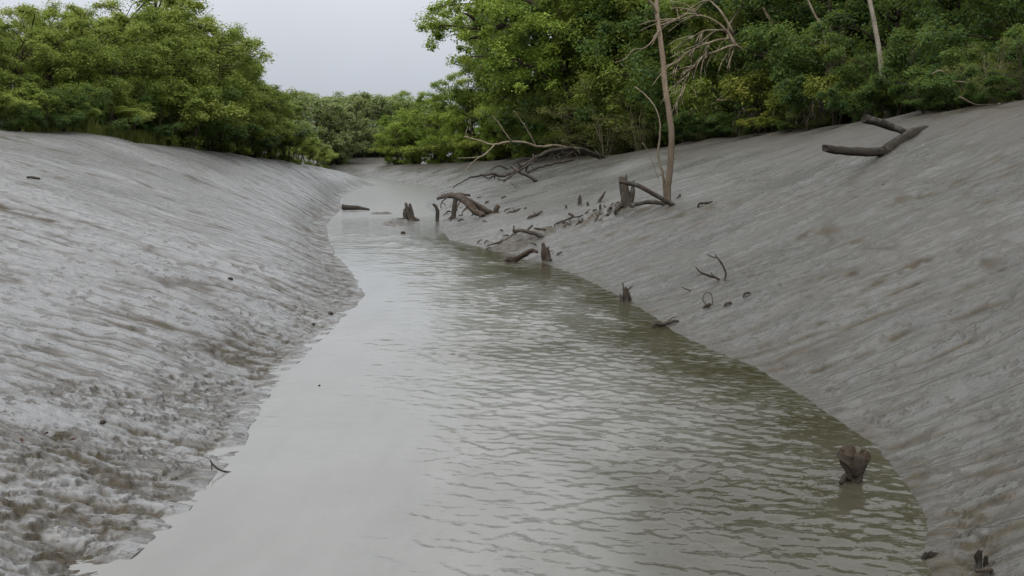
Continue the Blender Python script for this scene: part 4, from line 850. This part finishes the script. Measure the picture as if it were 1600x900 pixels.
# thin muddy twigs strewn about the driftwood
for (x0, x1, ya, yb, n, lab, grp) in [(690, 790, 303, 346, 16, 'thin muddy twig strewn round the arching root', 'twigs round the arching root'), (745, 875, 352, 402, 16, 'thin muddy twig strewn round the driftwood on the brown lump', 'twigs round the driftwood heap'),
        (870, 975, 318, 352, 12, 'thin muddy twig in the eroded strip left of the broken stump', 'twigs in the eroded strip')]:
    for _ in range(n):
        t = rnd.random(); px = x0 + (x1 - x0) * t; py = (ya + (yb - ya) * rnd.random()) if grp != 'twigs in the eroded strip' else yb - (yb - ya) * t + rnd.uniform(-5, 6)
        L = rnd.uniform(4, 11); dx = rnd.choice((-1, 1)) * L; up = rnd.uniform(.5, 5)
        wood('muddy_twig', lab, 'twig', [('twig', [(px, py, 0, 1.3), (px + dx * .5, py - up * .7, .1, 1.2), (px + dx, py - up + rnd.uniform(-1, 3), .2, .6)], dict(foot=True, sides=5, sub=2, rough=.2, wob=.3))], rnd.choice(('wood_wet', 'wood_red', 'wood_grey')), grp, base=(px, py + 1))

# fallen leaves, lumps and shells
for px, py, r, lab in [(72, 680, 7, 'reddish fallen leaf on the near left bank, larger one'), (34, 692, 6, 'dull fallen leaf near the left picture edge'), (115, 688, 6, 'pinkish fallen leaf right of the larger reddish one')]:
    c = ground_at(px, py); s = r * c[1] / F; V = [(-s, 0, .012), (-.3 * s, .5 * s, .02), (.5 * s, .45 * s, .014), (s, 0, .03), (.5 * s, -.45 * s, .012), (-.3 * s, -.5 * s, .02), (0, 0, .006)]
    V = V + [(x, y, z - .004) for x, y, z in V]; FA = [(i, (i + 1) % 6, 6) for i in range(6)] + [(7 + (i + 1) % 6, 7 + i, 13) for i in range(6)]
    FA += [(i, 7 + i, 7 + (i + 1) % 6) for i in range(6)] + [(i, 7 + (i + 1) % 6, (i + 1) % 6) for i in range(6)]
    o = obj('fallen_leaf', mesh_np('fallen_leaf', V, FA, M['leaf_red'], False, {'tint': np.ones(14)})); o.location = c; o.rotation_euler = (0.05, -.18, rnd.random() * 6); tag(o, label=lab, cat='leaf', group='fallen leaves on the left bank')
def lump(name, label, px, py, r, mat, cat, group=None, seed=0):
    c = ground_at(px, py); s = r * c[1] / F; _seed[0] += 1
    o = obj(name, wood_mesh(name, [tube([(-s, 0, 0), (-s * .4, 0, s * .35), (s * .4, 0, s * .35), (s, 0, 0)], [s * .3, s * .75, s * .7, s * .25], 8, .2, _seed[0] + seed, sub=2, tint=([0, 1], [.1, .2]))], M[mat])); o.location = c
    o.rotation_euler = (0, 0, rnd.random() * 6); return tag(o, label, cat, group)
for px, py, r, lab in [(161, 662, 5, 'dark pebble of mud on the near left bank'), (499, 603, 2, 'dark pebble in the shallow left water'), (517, 491, 4, 'dark pebble on the left mud near the channel bend'),
        (360, 437, 4, 'dark lump in the middle of the left bank'), (490, 507, 3, 'small dark pebble left of the channel bend'), (630, 365, 3.5, 'dark lump in the creek below the mud islet'), (860, 407, 3, 'dark pebble right of the jagged root stump')]:
    lump('mud_pebble', lab, px, py, r, 'wood_wet', 'pebble', 'dark pebbles on the mud')
for px, py, lab in [(1540, 263, 'white shell on the upper right bank'), (1598, 216, 'white shell at the right picture edge'), (1561, 163, 'white shell on the right crest'), (1334, 181, 'white shell by the upper sawn log end'), (1218, 443, 'white shell low on the right bank'), (1380, 288, 'pale shell below the forked log')]:
    lump('shell', lab, px, py, 1.8, 'shell', 'shell', 'shells on the right bank')

# bare drooping twigs, pale trunks, exposed roots on the right bank
def spray():
    Y = float(np.interp(1100, *dRx)) - 7.5; b = P(1165, 78, Y); e = empty('drooping_branch', b); sc = Y / F
    tag(e, 'pale leafless branch drooping in front of the dark trees', 'branch')
    r = random.Random(9)
    mains = [[(1215, 85), (1165, 78), (1150, 70), (1135, 61), (1110, 66), (1085, 76), (1065, 90), (1052, 100)], [(1215, 95), (1165, 78), (1145, 71), (1120, 80), (1098, 88), (1085, 103), (1074, 118), (1069, 138), (1064, 156)],
             [(1150, 72), (1138, 47), (1145, 30), (1158, 10), (1162, -10)], [(1138, 62), (1135, 49), (1120, 47), (1100, 48), (1085, 56)], [(1150, 66), (1125, 38), (1095, 24), (1062, 30)], [(1146, 52), (1128, 20), (1108, 0), (1090, -12)]]
    paths = []
    for i, m in enumerate(mains):
        n = len(m); q = [P(x, y, Y + r.uniform(-.4, .4)) - b for x, y in m]; paths.append(m)
        obj('limb', wood_mesh('limb', [tube(q, [(2.4 - 1.7 * k / (n - 1)) * sc for k in range(n)], 5, .08, i, sub=4, tint=([0, 1], [1, 1]))], M['twig']), e)
    for k in range(64):
        m = mains[r.choice([0, 0, 1, 1, 3, 4, 5])]; x, y = m[r.randrange(2, len(m))]; L = r.uniform(25, 70); a = r.uniform(1.9, 3.0) if m not in mains[4:] else r.uniform(2.6, 4.6); pl = [(x, y)]
        for s in range(4):
            x += math.cos(a) * L / 4; y += math.sin(a) * L / 4; a -= r.uniform(0.05, .33); pl.append((x, y))
        q = [P(u, v, Y + r.uniform(-.5, .5)) - b for u, v in pl]
        obj('twig', wood_mesh('twig', [tube(q, [c * sc for c in (1.05, .9, .75, .6, .4)], 4, .05, k, sub=3, tint=([0, 1], [1, 1]))], M['twig']), e)
spray()
def slender(px0, py0, px1, py1, r, off, label, mat='wood_pale', kind='deep1'):
    d = float(np.interp(px1, *dRx)) + off; b = P(px1, py1, d); g = gz(b[0], d); foot = np.array((b[0] + (px1 - px0) * .0006 * d, d, g - .1)); e = empty('slender_tree', foot); sc = d / F
    tag(e, label, 'tree', RG); top = P(px0, py0, d); hi = top + (top - b) * 0.9
    obj('trunk', wood_mesh('trunk', [tube([foot - foot, b - foot, (b + top) / 2 - foot + np.array((.03, 0, 0)), top - foot, hi - foot], [r * 1.1 * sc, r * sc, r * .9 * sc, r * .8 * sc, r * .3 * sc], 9, .05, 4, tint=([0, 1], [.9, 1]), sub=4)], M[mat]), e)
    s = 2.6 / 8; c = PROTO[kind][1]; o = obj('crown', c, e); o.scale = (s, s, s); o.location = Vector(hi - foot) - Vector((0, 0, 1.0))
slender(1358, -5, 1377, 103, 3.9, 0.2, 'pale slender trunk rising out of dark shrubs at upper right', 'white_bark')
slender(1255, -15, 1288, 60, 1.7, 1.6, 'leaning grey trunk above the yellow green bushes', 'twig')
slender(1178, -20, 1212, 58, 2.2, 0.9, 'thin leaning stem near the top, right of the drooping twigs', 'twig')
for k, (px, py, x2, y2) in enumerate([(1438, 138, 1500, 126), (1500, 150, 1596, 182), (1455, 110, 1520, 128), (1120, 160, 1165, 140), (1075, 175, 1155, 142)]):
    Y = float(np.interp((px + x2) / 2, *dRx)) - .6; b = P(px, py, Y); sc = Y / F
    q = [P(px + (x2 - px) * t, py + (y2 - py) * t + rnd.uniform(-7, 7), Y + rnd.uniform(-.2, .2)) - b for t in (0, .25, .5, .75, 1)]
    o = obj('bare_branch', wood_mesh('bare_branch', [tube(q, [c * sc for c in (1.6, 1.4, 1.2, 1.0, .5)], 5, .1, 60 + k, sub=4, tint=([0, 1], [.5, .8])), tube([q[2], q[2] + np.array((.2, 0, -.25)), q[2] + np.array((.3, .1, -.55))], [sc, sc * .7, sc * .3], 4, .1, k)], M['twig'])); o.location = b
    tag(o, ['bare twig hanging from the shrubs above the mound', 'dark bare branch reaching down to the mud at the right edge', 'thin bare twig in the shrubs at upper right', 'bare twig left of the yellow green bush', 'pale curved twig over the dark low shrub'][k], 'branch')
def exposed_roots():
    r = random.Random(21); b = ground_at(1220, 205); e = empty('exposed_roots', b); tag(e, 'tangle of thin dark roots hanging over the undercut right bank', 'roots')
    for k in range(70):
        px = r.uniform(1150, 1300); d = float(np.interp(px, *dRx)) + r.uniform(-.8, .6); yb = np.interp(px, [1150, 1200, 1290], [212, 205, 188]); p0 = P(px, yb - r.uniform(18, 45), d)
        pl = [p0]; 
        for s in range(3): pl.append(pl[-1] + np.array((r.uniform(-.2, .12), r.uniform(-.25, .05), -r.uniform(.12, .32))))
        sc = d / F; obj('root', wood_mesh('root', [tube([q - b for q in pl], [c * sc for c in (1.2, 1, .8, .4)], 4, .1, k, sub=3, tint=([0, 1], [.2, .6]))], M['wood_wet' if k % 3 else 'twig']), e)
exposed_roots()

# tall grass and a small palm on the left crest
def grass():
    rg = np.random.default_rng(8); n = 2600; px = np.where(rg.random(n) < .8, rg.normal(205, 28, n), rg.uniform(60, 330, n)); d = np.interp(px, *dLx) + rg.uniform(-.6, 1.4, n)
    x = (px - CX) / F * d; z = height(x, d); h = rg.uniform(.2, .75, n) * np.where(np.abs(px - 205) < 60, 1, .5); a = rg.random(n) * 6.28; ww = .018
    lean = rg.normal(0, .16, (n, 2)) * h[:, None]; b = np.stack([x, d, z - .02], 1); sx = np.stack([np.cos(a) * ww, np.sin(a) * ww, a * 0], 1)
    mid = b + np.stack([lean[:, 0] * .35, lean[:, 1] * .35, h * .55], 1); tp = b + np.stack([lean[:, 0], lean[:, 1], h], 1)
    V = np.stack([b - sx, b + sx, mid + sx, tp, mid - sx], 1).reshape(-1, 3); FA = np.arange(n * 5).reshape(-1, 5)
    o = obj('grass', mesh_np('grass', V, FA, M['grass'], False, {'tint': np.repeat(np.clip(rg.normal(.5, .2, n), 0, 1), 5)})); tag(o, 'tall pale green grass along the left crest', 'grass', kind='stuff')
grass()
def palm():
    px = 180; d = float(np.interp(px, *dLx)) + .9; x = P(px, 240, d)[0]; b = np.array((x, d, gz(x, d))); e = empty('small_palm', b); tag(e, 'small palm with feathery fronds among the left shrubs', 'palm')
    r = random.Random(3); cz = (P(px, 178, d) - b)[2]
    obj('trunk', wood_mesh('trunk', [tube([(0, 0, -.1), (0, 0, cz * .5), (0, 0, cz)], [.09, .08, .07], 8, .1, 1)], M['bark']), e)
    for k in range(13):
        a = k / 13 * 6.28 + r.random() * .3; L = r.uniform(.9, 1.3); V = []; Fs = []; el = r.uniform(.5, 1.2)
        for s in range(22):
            t = (s + 1) / 22; rr = L * t; p = np.array((math.cos(a) * rr * math.cos(el * (1 - t)), math.sin(a) * rr * math.cos(el * (1 - t)), cz + rr * math.sin(el) * (1 - .75 * t)))
            for sd in (-1, 1):
                ll = .34 * math.sin(math.pi * (0.12 + .8 * t)); q = p + np.array((-math.sin(a) * sd, math.cos(a) * sd, -.25)) * ll + np.array((math.cos(a), math.sin(a), 0)) * ll * .6
                i = len(V); V += [p, (p + q) / 2 + np.array((math.cos(a), math.sin(a), 0)) * .022, q, (p + q) / 2 - np.array((math.cos(a), math.sin(a), 0)) * .022]; Fs.append((i, i + 1, i + 2, i + 3))
        obj('frond', mesh_np('frond', V, Fs, M['mangrove'], False, {'tint': np.full(len(V), .55)}), e)
palm()
